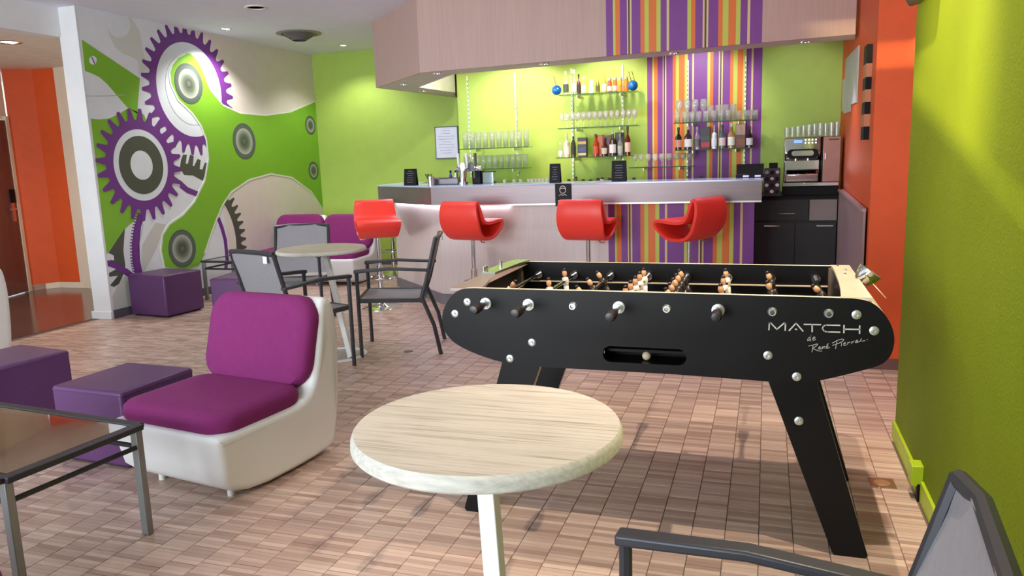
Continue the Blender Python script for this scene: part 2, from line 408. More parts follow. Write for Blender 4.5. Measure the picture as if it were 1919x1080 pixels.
MB().prism([(.085, .86), (.135, .86), (.135, 1.18), (.085, 1.18)], doorpt, -.028, -.02).prism([(.085, .86), (.135, .86), (.135, 1.18), (.085, 1.18)], doorpt, .02, .028).build('lock_plate', CHROME, door)
MB().prism([(.075, 1.08), (.145, 1.08), (.145, 1.24), (.075, 1.24)], doorpt, -.04, -.02).prism([(.075, 1.08), (.145, 1.08), (.145, 1.24), (.075, 1.24)], doorpt, .02, .04).build('card_reader', BLACKP, door)
MB().prism([(.1, 1.0), (.22, 1.0), (.22, 1.02), (.1, 1.02)], doorpt, .045, .06).prism([(.1, 1.0), (.22, 1.0), (.22, 1.02), (.1, 1.02)], doorpt, -.06, -.045).build('door_handle', CHROME, door)
# ------------------------------------------------------------------ bulkhead over the bar
def bz(x): return 2.222+.048*(x+3.085)/3.7          # its lower edge rises slightly to the right
OUTP = [(.63, 6.75), (XS1-.0, 6.75), (XS0-.01, 6.75), (-3.085, 6.75), (-4.05, 7.70), (-3.87, YB)]
INP = [(.66, 7.05), (XS1, 7.06), (XS0-.01, 7.08), (-2.93, 7.10), (-3.69, 7.98), (-3.62, YBB+.0)]
def face(p, q, mt, nm, z1=ZC):
    d = Vector((q[0]-p[0], q[1]-p[1], 0)).normalized(); n = Vector((d.y, -d.x, 0))*.02
    b = MB(); vs = [(p[0], p[1], bz(p[0])), (q[0], q[1], bz(q[0])), (q[0], q[1], z1), (p[0], p[1], z1)]
    b.add(vs+[(x+n.x, y+n.y, z) for x, y, z in vs], [(0, 1, 2, 3), (7, 6, 5, 4), (0, 4, 5, 1), (1, 5, 6, 2), (2, 6, 7, 3), (3, 7, 4, 0)])
    return b
bulk = None
STF = stripe_mat('striped_wallpaper_front', -1.325, -.0605)
BULKL = mat('bulkhead_laminate', '#bb9c92', .5, var=.05, scale=5, stretch=(14, 14, .5))
bulk = struct(face(OUTP[2], OUTP[3], None, '').build('bulkhead', BULKL), 'pale laminate bulkhead over the bar')
pts = [(-1.325, 6.75), (-.0605, 6.75)]
struct(bulk)
face((-.0605, 6.75), (.63, 6.75), None, '').build('bulkhead_panel', BULKL, bulk)
face((-1.325, 6.749), (-.0605, 6.749), None, '').build('striped_panel', STF, bulk)
face(OUTP[3], OUTP[4], None, '').build('bulkhead_panel', BULKL, bulk)
face(OUTP[4], OUTP[5], None, '').build('bulkhead_panel', BULKL, bulk)
face(INP[4], INP[5], None, '').build('inner_panel', mat('cream_inner', '#e6dfcf', .6), bulk)
face(INP[3], INP[4], None, '').build('inner_panel', mat('cream_inner', '#e6dfcf', .6), bulk)
b = MB(); k = len(OUTP)
top = [(x, y, bz(x)) for x, y in OUTP]+[(x, y, bz(x)) for x, y in INP]
b.add(top+[(x, y, z+.03) for x, y, z in top], [(i, i+1, k+i+1, k+i) for i in range(k-1)]+[(2*k+i, 2*k+k+i, 2*k+k+i+1, 2*k+i+1) for i in range(k-1)])
b.build('soffit', mat('soffit_paint', '#c9bdb9', .5), bulk)
struct(MB().prism([(.72, YBB), (-3.60, YBB), (-3.66, 7.98), (-2.9, 7.1), (.66, 7.1)], XYZ, 2.62, 2.66).build('ceiling_bar', WHITEP), 'white ceiling over the back bar')
# ------------------------------------------------------------------ recessed spots
GLOW = {'v': mat('violet_lamp_glow', '#dcc8ff', .5, emit=14), 'w': mat('white_lamp_glow', '#ffffff', .5, emit=14), 'y': mat('warm_lamp_glow', '#ffe6c2', .5, emit=14)}
LCOL = {'v': (.80, .66, 1), 'w': (1, .97, .93), 'y': (1, .84, .66)}
def downlight(loc, label, col, watt, tgt=None, r=.045, angle=100, blend=.6, lit=True, group='recessed ceiling spots', cat='lamp', ring=CHROME, src=.03):
    t = empty('recessed_spot', loc, 0, label, cat, group)
    MB().lathe([(r*.78, .004), (r*.8, -.006), (r, -.008), (r*1.12, -.002), (r*1.12, .004)], 20, cap=False).build('trim_ring', ring, t, smooth=1)
    MB().lathe([(r*.78, .002), (0, .002)], 20, cap=False).build('lens', GLOW[col] if lit else mat('unlit_lens', '#e6e6e6', .3), t)
    if lit and watt:
        l = lamp('SPOT', 'spot_light', (loc[0], loc[1], loc[2]-.02), watt, LCOL[col], tgt or (loc[0], loc[1], 0), spot_size=math.radians(angle), spot_blend=blend, shadow_soft_size=src)
    return t
for i, (px, c, wt, lb) in enumerate((((755, 158), 'v', 26, 'violet spot in the angled end of the bar soffit'), ((793, 170), 'v', 18, 'rearmost violet spot in the left arm of the soffit'), ((818, 137), 'w', 10, 'white spot beside the soffit corner'), ((1019, 119), 'v', 42, 'violet spot in the soffit above the bar sign'), ((1262, 99), 'v', 42, 'violet spot under the striped bulkhead panel'), ((1508, 78), 'v', 30, 'violet spot at the right end of the soffit'))):
    p = fl(px[0], px[1], 2.225); p = fl(px[0], px[1], bz(p.x)-.001)
    downlight((p.x, p.y, bz(p.x)-.001), lb, c, wt, (p.x, p.y-.1, 0), group='violet spots in the bar soffit')
for px, lb in (((423, 54), 'bright ceiling spot above the purple gears'), ((643, 85), 'bright ceiling spot in front of the green back wall')):
    p = fl(*px, ZC-.002); downlight((p.x, p.y, ZC-.002), lb, 'w', 110 if px[0] < 600 else 46, angle=125, r=.055)
p = fl(480, 14, ZC-.002); downlight((p.x, p.y, ZC-.002), 'unlit round ceiling light with white ring', 'w', 0, r=.10, lit=False, ring=WHITEM)
p = fl(17, 79, 2.638); downlight((p.x, p.y, 2.638), 'ceiling light in the corridor', 'y', 60, r=.10, angle=140)
for x, wt_ in ((-2.75, 50), (-1.75, 46), (-.72, 45), (.3, 9)):
    downlight((x, 8.02, 2.618), {-2.75: 'shelf spot above the beer glasses', -1.75: 'shelf spot above the juice bottles', -.72: 'shelf spot above the striped wallpaper', .3: 'shelf spot above the coffee machine'}[x], 'w', wt_, (x, 8.95, 1.75), r=.045, angle=88, group='spots above the back bar shelves')
for y in (2.29, 3.28):
    downlight((.29, y, ZC-.002), 'warm ceiling spot '+('before' if y < 3 else 'above')+' the football table', 'y', 190, (.14, y, 0), angle=84, blend=.5, r=.05, group='spots along the right wall', src=.018)
downlight((-2.2, 3.4, ZC-.002), 'ceiling spot above the lounge chairs', 'w', 40, angle=130, group='spots over the seating')
downlight((-3.6, 5.6, ZC-.002), 'ceiling spot above the bistro table', 'w', 45, angle=130, group='spots over the seating')
LCOL['o'] = (1, .48, .08); GLOW['o'] = mat('amber_lamp_glow', '#ffb050', .5, emit=8)
for x, lb in ((-2.45, 'amber spot above the beer glasses'), (-1.55, 'amber spot above the centre shelves')):
    downlight((x, 7.45, 2.618), lb, 'o', 42, (x-.1, 8.87, 1.75), angle=60, group='amber spots over the bar')
downlight((-3.1, 7.75, 2.618), 'added white spot brightening the inner panel of the bulkhead', 'w', 48, angle=172, blend=.15, group='spots above the back bar shelves')  # added lamp, there to brighten the cream inner panel
# ceiling air vent
p = fl(560, 62, ZC)
t = empty('ceiling_vent', (p.x, p.y, ZC), 0, 'round dark grey ceiling air vent with stacked cone rings', 'vent')
VM = mat('vent_grey', '#5c5a58', .5)
for i, r in enumerate((.235, .185, .14, .10)):
    z = -.012-.022*i
    MB().lathe([(r, z+.022), (r*.82, z-.006), (r*.80, z-.002), (r*.96, z+.024)], 28).build('cone_ring', VM, t, smooth=1)
MB().lathe([(.25, 0), (.255, -.008), (.2, -.012)], 28).build('rim', mat('vent_rim', '#8d8a86', .5), t, smooth=1)
# ================================================================== MURAL (printed on wall_left)
mural = empty('mural', (XL, 7.6, .1), 0, 'wall mural of purple gears and green curved shapes on the left wall', 'mural')
def wpx(x, y):
    p = onX(x, y, XL); return (min(p.y, YB-.002), min(p.z, ZC-.004))
def flatm(name, c): return mat('print_'+name, c, .5, var=.02)
def decal(name, poly, col, lay, ring=None):
    """thin printed vinyl piece on the wall; lay = layer number"""
    b = MB(); fn = lambda u, v, w_: (w_, u-7.6, v-.1)
    poly = [(min(u, YB-.002), min(max(v, .09), ZC-.004)) for u, v in poly]
    if ring: b.ringprism(poly, ring, fn, .0, .0012*lay)
    else: b.prism(poly, fn, .0, .0012*lay)
    return b.build(name, flatm(col[1:], col), mural)
def dpx(name, pts, col, lay): return decal(name, [wpx(*p) for p in pts], col, lay)
def gear(name, c, rin, rroot, rtip, n, col, lay, ph=0, a0=0, a1=360):
    outer = []; inner = []
    per = (a1-a0)/n
    for i in range(n):
        a = a0+i*per+ph
        for fr, r in ((0, rroot), (.08, rroot*1.012), (.19, rroot*.55+rtip*.45), (.29, rtip*.95+rroot*.05), (.35, rtip), (.47, rtip), (.53, rtip*.95+rroot*.05), (.63, rroot*.55+rtip*.45), (.74, rroot*1.012), (.86, rroot*.995)):
            t = math.radians(a+per*fr); outer.append((c[0]+r*math.cos(t), c[1]+r*math.sin(t))); inner.append((c[0]+rin*math.cos(t), c[1]+rin*math.sin(t)))
    if a1-a0 < 360:
        return decal(name, outer+inner[::-1], col, lay)
    return decal(name, outer, col, lay, inner)
def circ(c, r, n=48): return [(c[0]+r*math.cos(2*math.pi*i/n), c[1]+r*math.sin(2*math.pi*i/n)) for i in range(n)]
PUR, GRN, DKG, BEI, PALE = '#6e2f86', '#7cb52e', '#4d5048', '#e0d6cf', '#cfd3cd'
dpx('beige_field', [(330, 50), (450, 76), (582, 103), (590, 190), (543, 210), (497, 216), (450, 213), (405, 196), (340, 140)], BEI, 1)
dpx('beige_arch', [(416, 386), (433, 360), (467, 337), (507, 326), (547, 333), (583, 360), (607, 392), (625, 520), (560, 545), (470, 540), (430, 470)], BEI, 1)
dpx('pale_part', [(203, 42), (203, 65), (215, 88), (230, 101), (247, 107), (258, 115), (260, 140), (275, 130), (268, 95), (260, 55), (245, 33), (225, 26), (209, 28)], PALE, 1)
dpx('pale_ring', [(224+20*math.cos(a*math.pi/12), 47+24*math.sin(a*math.pi/12)) for a in range(24)], '#dde2e8', 2)
dpx('green_bar', [(153, 74), (262, 147), (257, 213), (238, 201), (220, 180), (200, 157), (185, 144), (170, 137), (159, 133)], GRN, 1)
dpx('slot_screw', [(174+7*math.cos(a*math.pi/8), 113+8*math.sin(a*math.pi/8)) for a in range(16)], '#e6e9ef', 2)
dpx('screw_slot', [(170, 107), (172, 106), (178, 118), (176, 120)], '#7d6b96', 3)
dpx('green_field', [(170, 222), (185, 224), (205, 222), (222, 214), (240, 203), (270, 215), (300, 300), (262, 400), (253, 413), (233, 430), (200, 477), (188, 380)], GRN, 1)
dpx('dark_wedge', [(234, 428), (203, 474), (213, 479), (214, 488), (204, 487), (215, 495), (232, 504), (235, 500), (231, 470)], DKG, 1)
dpx('pale_link', [(291, 417), (311, 421), (291, 470), (270, 511), (263, 511), (266, 460), (280, 435)], '#c9c8c4', 1)
dpx('dark_gear_piece', [(337, 315), (345, 328), (362, 329), (380, 339), (387, 320), (389, 305), (384, 305), (379, 318), (374, 317), (376, 300), (370, 298), (364, 311), (361, 311), (363, 293), (356, 290), (352, 307), (348, 307), (350, 290), (343, 290), (339, 300)], DKG, 1)
dpx('purple_rack', [(338, 338), (352, 351), (371, 359), (369, 369), (350, 362), (337, 352)], PUR, 1)
dpx('dark_gear_piece', [(204, 512), (217, 505), (232, 512), (223, 532), (214, 538), (206, 535), (213, 527), (221, 517), (205, 519)], DKG, 1)
dpx('purple_lever', [(201, 488), (215, 492), (240, 505), (254, 517), (252, 528), (235, 516), (214, 503), (202, 499)], PUR, 2)
dpx('pale_plate', [(228, 520), (240, 517), (250, 530), (252, 577), (214, 588), (210, 555)], '#c5c9c4', 1)
L = [(259, 400), (251, 428), (247, 458), (248, 488), (253, 513)]; R_ = [(267, 513), (262, 488), (261, 455), (264, 425), (272, 400)]
dpx('purple_rack', L+R_, PUR, 2)
teeth = []
for i in range(22):
    t = i/21*(len(L)-1); k = min(int(t), len(L)-2); u = t-k
    x = L[k][0]*(1-u)+L[k+1][0]*u; y = L[k][1]*(1-u)+L[k+1][1]*u
    teeth.append((x, y))
b = MB()
for x, y in teeth: b.prism([wpx(x-4, y-1), wpx(x+1, y-1.2), wpx(x+1, y+1.4), wpx(x-4, y+1)], lambda u, v, w_: (w_, u-7.6, v-.1), 0, .0024)
b.build('rack_teeth', flatm('x', PUR), mural)
g1, g2 = (7.09, 2.255), (6.27, 1.462)
gear('gear', g1, .50, .592, .70, 31, PUR, 3, 4)
decal('gear_disc', circ(g1, .502), '#dbe1e8', 2)
decal('ring_line', circ(g1, .375), '#a9aeb2', 3, circ(g1, .369))
GS = [(347, 100), (333, 107), (322, 120), (317, 136), (319, 157), (333, 187), (360, 213), (376, 236), (386, 262), (390, 298), (383, 339), (364, 378), (342, 403), (317, 420), (304, 440), (301, 470), (308, 503), (345, 507), (372, 498), (383, 475), (394, 442), (405, 412), (417, 384), (433, 360), (467, 337), (507, 326), (547, 333), (583, 360), (607, 392), (590, 190), (543, 210), (497, 216), (450, 212), (417, 197), (393, 167), (378, 128), (368, 110), (358, 101)]
dpx('green_field', GS, GRN, 4)
def wribbon(name, pts, w_, col, lay):
    P = [wpx(*p) for p in pts]; A = []; B = []
    for i, p in enumerate(P):
        q, r = P[max(i-1, 0)], P[min(i+1, len(P)-1)]; d = Vector((r[0]-q[0], r[1]-q[1])).normalized(); n = Vector((-d.y, d.x))*w_/2
        A.append((p[0]+n.x, p[1]+n.y)); B.append((p[0]-n.x, p[1]-n.y))
    return decal(name, A+B[::-1], col, lay)
wribbon('white_outline', GS[:18], .022, '#d8e3d4', 5)
wribbon('white_outline', GS[19:29], .02, '#dfe6d6', 5)
wribbon('white_outline', GS[29:], .018, '#e3e6da', 5)
gear('gear', g2, .355, .445, .56, 24, PUR, 6, 3)
decal('gear_disc', circ(g2, .357), '#dbe2ea', 5)
decal('dark_ring', circ(g2, .29), DKG, 6, circ(g2, .146))
gear('dark_gear_arc', (6.886, .55), .725, .815, .91, 8, DKG, 3, 0, -9, 44)
wribbon('purple_rack', [(409, 409), (416, 428), (422, 450), (425, 480), (423, 505)], .055, PUR, 2)
for q in ([(160, 180), (200, 180), (236, 178)], [(300, 520-3), (270, 512)], [(268, 420), (258, 470)]):
    wribbon('draft_line', q, .006, '#aeb4bb', 2)
def disc_mat(r):
    mm = bpy.data.materials.new('print_disc'); mm.use_nodes = True; nt = mm.node_tree; bs = nt.nodes['Principled BSDF']
    tc = nt.nodes.new('ShaderNodeTexCoord'); ln = nt.nodes.new('ShaderNodeVectorMath'); ln.operation = 'LENGTH'
    nt.links.new(tc.outputs['Object'], ln.inputs[0])
    v = math_node(nt, 'DIVIDE', ln.outputs['Value'], r); rp = nt.nodes.new('ShaderNodeValToRGB'); e = rp.color_ramp.elements
    e[0].position = 0; e[0].color = lin('#8a9186'); e[1].position = 1; e[1].color = lin('#4f5a54')
    for p_, c_ in ((.06, '#4a5044'), (.1, '#6d7367'), (.16, '#42493d'), (.4, '#66705f'), (.66, '#a5ab9f'), (.71, '#b4b9ae'), (.73, '#5e6960')):
        k_ = e.new(p_); k_.color = lin(c_)
    nt.links.new(v, rp.inputs[0]); nt.links.new(rp.outputs[0], bs.inputs['Base Color']); bs.inputs['Roughness'].default_value = .5
    return mm
for (cy_, cz_, r_) in ((7.067, 2.32, .215), (7.924, 1.714, .213), (9.383, 1.945, .128), (9.378, 1.328, .124), (6.712, .564, .205)):
    MB().prism(circ((0, 0), r_), lambda u, v, w_: (w_, u, v), 0, .0012).build('grey_disc', disc_mat(r_), mural, loc=(.0055, cy_-7.6, cz_-.1))
# ================================================================== BAR
BAR = empty('bar_counter', (-1.8, 7.2, 0), 0, 'long bar with aluminium fascia, pale laminate front and striped panel', 'bar counter')
def bl(b): return b
def rel(fn_poly): return [(x+1.8, y-7.2) for x, y in fn_poly]
MB().prism(rel([(-1.362, 6.91), (-3.03, 6.91), (-4.0, 7.87), (-4.0, 8.0), (-3.0, 7.0), (-1.362, 7.0)]), XYZ, .10, 1.0).build('front_panel', PINKW, BAR)
MB().prism(rel([(-.095, 6.909), (-1.362, 6.909), (-1.362, 7.0), (-.095, 7.0)]), XYZ, .0, 1.0).build('striped_panel', stripe_mat('striped_bar_front', -1.362, -.095), BAR)
MB().prism(rel([(-.1, 6.9), (-3.04, 6.9), (-4.02, 7.87), (-4.0, 7.9), (-3.0, 6.95), (-.1, 6.95)]), XYZ, 0, .105).build('kick_plate', GREYKICK, BAR)
TOPP = [(-.037, 6.80), (-3.045, 6.775), (-3.99, 7.50), (-4.1, 8.2), (-3.75, 8.25), (-3.62, 7.75), (-2.95, 7.3), (-.037, 7.3)]
MB().prism(rel(TOPP), XYZ, .988, 1.155).build('counter_body', ALUD, BAR)
cap_ = [(-.03, 6.79), (-3.05, 6.765), (-4.0, 7.49), (-4.11, 8.2), (-3.75, 8.25), (-3.62, 7.75), (-2.95, 7.3), (-.03, 7.3)]
MB().prism(rel(cap_), XYZ, 1.155, 1.17).build('counter_top', mat('pale_glass_top', '#a9b7cc', .15, spec=.8), BAR, bevel=.002)
def strip(p, q, z0, z1, t_, name, m_):
    p, q = Vector((*p, 0)), Vector((*q, 0)); d = (q-p).normalized(); n = Vector((d.y, -d.x, 0))*t_
    return MB().prism([(p.x+1.8, p.y-7.2), (q.x+1.8, q.y-7.2), (q.x+n.x+1.8, q.y+n.y-7.2), (p.x+n.x+1.8, p.y+n.y-7.2)], XYZ, z0, z1).build(name, m_, BAR)
strip((-3.045, 6.775), (-.037, 6.80), .99, 1.156, .006, 'fascia', ALU)
strip((-3.99, 7.50), (-3.045, 6.775), .99, 1.156, .006, 'fascia', ALUD)
strip((-3.045, 6.77), (-.037, 6.795), .978, .992, .012, 'fascia_lip', mat('pale_lip', '#cfc9c8', .35, .6))
LED = mat('led_white', '#f3f1ff', .5, emit=13)
MB().prism(rel([(-2.3, 6.885), (-3.03, 6.88), (-3.97, 7.80), (-3.96, 7.83), (-3.02, 6.905), (-2.3, 6.905)]), XYZ, .97, .985).build('led_strip', LED, BAR)
# back counter with drawers and the side worktop
bk = empty('back_counter', (-2.0, 8.5, 0), 0, 'low back counter under the glass shelves', 'counter')
MB().bb((-1.5, -.1, 0), (1.85, .35, 1.06)).build('body', BLACKW, bk)
MB().bb((-1.52, -.13, 1.06), (1.87, .36, 1.09)).build('worktop', mat('pale_worktop', '#8f9a7c', .3), bk)
cb = empty('side_cabinet', (.27, 8.2, 0), 0, 'black cabinet with chrome handles under the coffee machine', 'cabinet')
MB().bb((-.38, -.22, 0), (.38, .6, .93)).build('body', BLACKW, cb)
MB().bb((-.39, -.24, .93), (.40, .62, .96)).build('worktop', BLACKP, cb)
for x0, x1, z0, z1, hx, hz_ in ((-.37, -.0, .02, .70, -.21, .67), (.005, .375, .02, .70, .27, .67), (-.37, .12, .72, .92, -.08, .79), (.13, .375, .72, .92, None, 0)):
    d_ = MB().bb((x0, -.238, z0), (x1, -.22, z1)).build('door' if z0 < .5 else 'drawer', BLACKW if hx is not None else mat('grey_panel', '#8d8078', .5), cb, bevel=.002)
    if hx is not None: MB().bar((hx-.075, -.262, hz_), (hx+.075, -.262, hz_), .010, .010).bb((hx-.07, -.262, hz_-.004), (hx-.062, -.238, hz_+.004)).bb((hx+.062, -.262, hz_-.004), (hx+.07, -.238, hz_+.004)).build('handle', CHROME, d_)
# half-height cladding on the orange wall
MB_ = MB(); MB_.prism([(.652, 7.92), (.59, 5.36), (.605, 5.36), (.69, 7.92)], XYZ, 0, 1.0)
cl = MB_.build('wall_cladding', mat('grey_wood_cladding', '#9a8484', .5, var=.1, stretch=(10, 10, 1)))
struct(cl, 'half-height grey wood cladding on the orange wall')
b = MB(); b.prism([(.642, 7.92), (.58, 5.35), (.605, 5.35), (.69, 7.92)], XYZ, 1.0, 1.02); b.build('cladding_cap', mat('cladding_cap', '#b09a98', .4), cl)
# ------------------------------------------------------------------ bar sign, menus
s_ = empty('bar_sign', (-1.743, 6.765, 1.0), 0, 'small black sign with white head emblem hanging on the bar fascia', 'sign')
MB().bb((-.072, -.006, -.035), (.072, 0, .168)).build('board', BLACKP, s_)
WP = mat('white_print', '#dcdcdc', .6)
em = MB(); em.tube([(.028*math.cos(a*math.pi/10), -.007, .115+.033*math.sin(a*math.pi/10)) for a in range(20)], .003, 5, True)
em.tube([(-.028, -.007, .118), (-.01, -.007, .128), (.01, -.007, .128), (.028, -.007, .118)], .003, 5)
em.tube([(-.034, -.007, .062), (-.014, -.007, .073), (0, -.007, .062), (.014, -.007, .073), (.034, -.007, .062)], .003, 5)
em.build('emblem', WP, s_)
em = MB()
for i in range(9): em.bb((-.045+i*.0102, -.008, .008), (-.0375+i*.0102, -.006, .02))
em.build('lettering', WP, s_)
def menu(px0, px1, Y, lb, zt):
    a, c = onY(*px0, Y), onY(*px1, Y); w_ = c.x-a.x
    t = empty('menu_stand', ((a.x+c.x)/2, Y, 1.171), 0, lb, 'menu', 'black menu stands on the bar')
    MB().prism([(-.03, 0), (-.024, 0), (.002, zt), (-.002, zt)], lambda u, v, q: (q, u, v), -w_/2, w_/2).build('front_card', BLACKP, t)
    MB().prism([(.03, 0), (.024, 0), (-.002, zt), (.002, zt)], lambda u, v, q: (q, u, v), -w_/2, w_/2).build('rear_card', BLACKP, t)
    b = MB()
    for i in range(6):
        z = .03+i*.022; wl = w_*random.uniform(.15, .3); yy = -.0315+.028*z/zt
        b.bb((-wl, yy-.001, z), (wl, yy+.0, z+.004))
    b.build('lettering', mat('grey_print', '#77747a', .6), t)
    return t
menu((759, 343), (782, 343), 7.15, 'black menu stand at the far left end of the bar', .165)
menu((1031, 340), (1051, 340), 7.0, 'black menu stand above the bar sign', .175)
menu((1147, 338), (1174, 338), 7.0, 'wide black menu stand at the middle of the bar', .185)
# ------------------------------------------------------------------ beer tap and mats on the bar
def at(px, Y=7.1, z=1.171): p = onY(*px, Y); return (p.x, Y, z)
bp_ = at((868, 345), 7.15)
bt = empty('beer_tap', bp_, 0, 'chrome beer tap column with round badges behind the bar', 'beer tap')
MB().cyl((0, 0, 0), (0, 0, .17), .03, 14).cyl((0, 0, 0), (0, 0, .02), .05, 16).build('column', CHROME, bt, smooth=1)
MB().cyl((-.06, 0, .15), (.20, 0, .15), .028, 14).build('crossbar', CHROME, bt, smooth=1)
for x in (-.03, .06, .15):
    MB().cyl((x, -.03, .15), (x, -.075, .14), .011, 8).cyl((x, -.07, .145), (x, -.075, .06), .009, 8).build('spout', STEEL, bt, smooth=1)
    MB().cyl((x, -.02, .17), (x, -.035, .30), .010, 8, .016).build('handle', mat('white_tap', '#ece9ea', .3) if x < .1 else STEEL, bt, smooth=1)
for x, c_ in ((0.015, '#f3f1ee'), (.1, '#33272c')):
    MB().lathe([(0, 0), (.035, 0), (.035, .01), (0, .012)], 18, Matrix.Translation((x, -.03, .17)) @ Matrix.Rotation(math.pi/2, 4, 'X') @ Matrix.Diagonal((.8, 1.25, 1, 1))).build('badge', mat('badge'+c_, c_, .3), bt, smooth=1)
bx = at((832, 345), 7.2)
t = empty('drip_tray', bx, 0, 'dark steel drip tray lying on the bar beside the tap', 'tray')
MB().box((.02, 0, .03), (.32, .14, .06)).build('tray', mat('tray_steel', '#6e6a6e', .3, .8), t, bevel=.006)
for i in range(9): MB().box((-.11+i*.033, 0, .063), (.012, .12, .006)).build('slat', mat('tray_dark', '#2f2a30', .4), t)
bx = at((808, 345), 7.05)
t = empty('spoon_holder', bx, 0, 'small steel beaker with utensils at the corner of the bar', 'beaker')
MB().lathe([(.032, 0), (.034, .085), (.031, .085), (.029, .006), (0, .006)], 16).build('beaker', STEEL, t, smooth=1)
for i in range(5): MB().cyl((0, .005*i-.01, .01), (-.05+.012*i, .012*i-.02, .11), .004, 6).build('utensil', BLACKP, t)
for px, w_, h_, m_, lb in (((897, 345), .09, .12, BLACKP, 'black napkin box beside the beer tap'), ((918, 345), .11, .11, glass_mat('frosted_acrylic', (.75, .80, .86), .3), 'clear acrylic box next to the black napkin box')):
    t = empty('countertop_box', at(px, 7.2), 0, lb, 'box')
    MB().bb((-w_/2, -.05, 0), (w_/2, .05, .008)).bb((-w_/2, -.05, 0), (-w_/2+.006, .05, h_)).bb((w_/2-.006, -.05, 0), (w_/2, .05, h_)).bb((-w_/2, -.05, 0), (w_/2, -.044, h_)).bb((-w_/2, .044, 0), (w_/2, .05, h_)).build('walls', m_, t)
    MB().bb((-w_/2+.004, -.046, h_), (w_/2-.004, .046, h_+.008)).build('rim', BLACKP, t)
p_ = at((850, 345), 7.25)
for i, (dx, c_) in enumerate(((-.03, '#3c4fa0'), (.0, '#e8e6e8'), (.03, '#7a2f45'))):
    t = empty('syrup_bottle', (p_[0]+dx*1.6, 7.3+.02*i, 1.171), 0, ('small blue topped bottle', 'small white topped bottle', 'small wine red topped bottle')[i]+' behind the drip tray', 'bottle')
    MB().lathe([(0, 0), (.019, 0), (.02, .07), (.009, .10), (.009, .115), (0, .115)], 12).build('body', mat('bot'+c_, c_, .3), t, smooth=1)
    MB().cyl((0, 0, .113), (0, 0, .135), .011, 10).build('cap', BLACKP, t)
# white cups on the back counter
CUPM = mat('white_porcelain', '#eeeef0', .25, var=.01)
def cup_mesh():
    return MB().lathe([(.0, .0), (.015, 0), (.0225, .055), (.0205, .055), (.013, .006), (0, .006)], 14, cap=False).mesh('cup', CUPM)
cupm = cup_mesh()
def nthc(i): return ('leftmost', 'second from the left', 'third from the left', 'fourth from the left', 'fifth from the left', 'sixth from the left', 'seventh from the left', 'third from the right', 'second from the right', 'rightmost')[i]
for i, x in enumerate((939, 957, 970)+tuple(985+7*k for k in range(7))):
    p = onY(x, 337, 8.3)
    o = bpy.data.objects.new('coffee_cup', cupm); COL.objects.link(o); o.location = (p.x, 8.43, 1.09); o.scale = (1, 1, 1.45)
    tag(o, 'small white cup on the back counter, '+nthc(i), 'cup', 'white cups on the back counter')
# small jars at the back of the counter
for i, (x, c_, h_, lb) in enumerate(((1063, '#d4502c', .05, 'orange capped jar'), (1076, '#7c6a3e', .075, 'olive flask'), (1090, '#2b2522', .045, 'low black tin'), (1104, '#1e1b1d', .04, 'tiny black pot'), (1118, '#26211f', .055, 'dark pepper mill'), (1126, '#e3dfd6', .06, 'white salt shaker'), (1140, '#3a3434', .055, 'grey sugar pot'), (1186, '#b8632e', .05, 'amber spice jar'), (1312, '#3b2029', .05, 'dark red sauce jar'), (1383, '#b98f68', .06, 'tan pepper pot'))):
    p = onY(x, 337, 8.35)
    t = empty('condiment_jar', (p.x, 8.42, 1.09), 0, lb+' on the back counter', 'jar', 'jars on the back counter')
    MB().lathe([(0, 0), (.024, 0), (.026, h_*.75), (.018, h_), (0, h_)], 12).build('body', mat('jar'+c_, c_, .35), t, smooth=1)
    MB().cyl((0, 0, h_-.002), (0, 0, h_+.018), .019, 12).build('lid', mat('jarlid', '#4a4440', .4), t)
# ------------------------------------------------------------------ shelves behind the bar
SY = 8.62
RAILM = mat('shelf_rail', '#dfe6c8', .4, .3)
for px, zb in (((878, 200), 1.2), ((967, 200), 1.2), ((1072, 200), 1.15), ((1167, 200), 1.15), ((1289, 150), 1.15), ((1397, 150), 1.15)):
    p = onY(*px, YBB-.01)
    t = empty('shelf_rail', (p.x, YBB-.012, zb), 0, {878: 'leftmost white slotted shelf rail on the green wall', 967: 'second slotted shelf rail, right of the beer glasses', 1072: 'slotted shelf rail at the left of the centre shelves', 1167: 'slotted shelf rail at the right of the centre shelves', 1289: 'slotted shelf rail on the stripes, left one', 1397: 'slotted shelf rail on the stripes, right one'}[px[0]], 'shelf rail', 'wall rails of the bar shelves')
    MB().bb((-.009, -.008, 0), (.009, .01, 2.4-zb)).build('channel', RAILM, t)
    sm_ = MB().bb((-.004, -.010, 0), (.004, -.0075, .025)).mesh('slot', mat('rail_slot', '#4f5a33', .6))
    for i in range(int((2.36-zb)/.05)):
        o = bpy.data.objects.new('slot', sm_); COL.objects.link(o); o.parent = t; o.location = (0, 0, .02+i*.05)
def shelf(px0, px1, lb, Y=SY, dep=.2):
    a, c = onY(*px0, Y-dep/2), onY(*px1, Y-dep/2); z = (a.z+c.z)/2
    t = empty('glass_shelf', ((a.x+c.x)/2, Y, z), 0, lb, 'shelf', 'glass shelves behind the bar'); w_ = (c.x-a.x)/2
    MB().bb((-w_, -dep/2+.002, 0), (w_, dep/2, .008)).build('pane', SHGL, t)
    MB().bb((-w_, -dep/2, 0), (w_, -dep/2+.004, .0095)).build('front_edge', GEDGE, t)
    for s in (-.55, .55): MB().bb((s*w_-.006, -dep/2+.03, -.03), (s*w_+.006, dep/2+.148, -.001)).build('bracket', RAILM, t)
    return a.x, c.x, z+.009
S = {}
S['a1'] = shelf((860, 281), (990, 276), 'glass shelf holding the tall beer glasses')
S['a2'] = shelf((862, 318), (988, 317), 'glass shelf of amber lit tumblers below the beer glasses')
S['b1'] = shelf((1047, 180), (1195, 171), 'topmost glass shelf with blue globes at its ends')
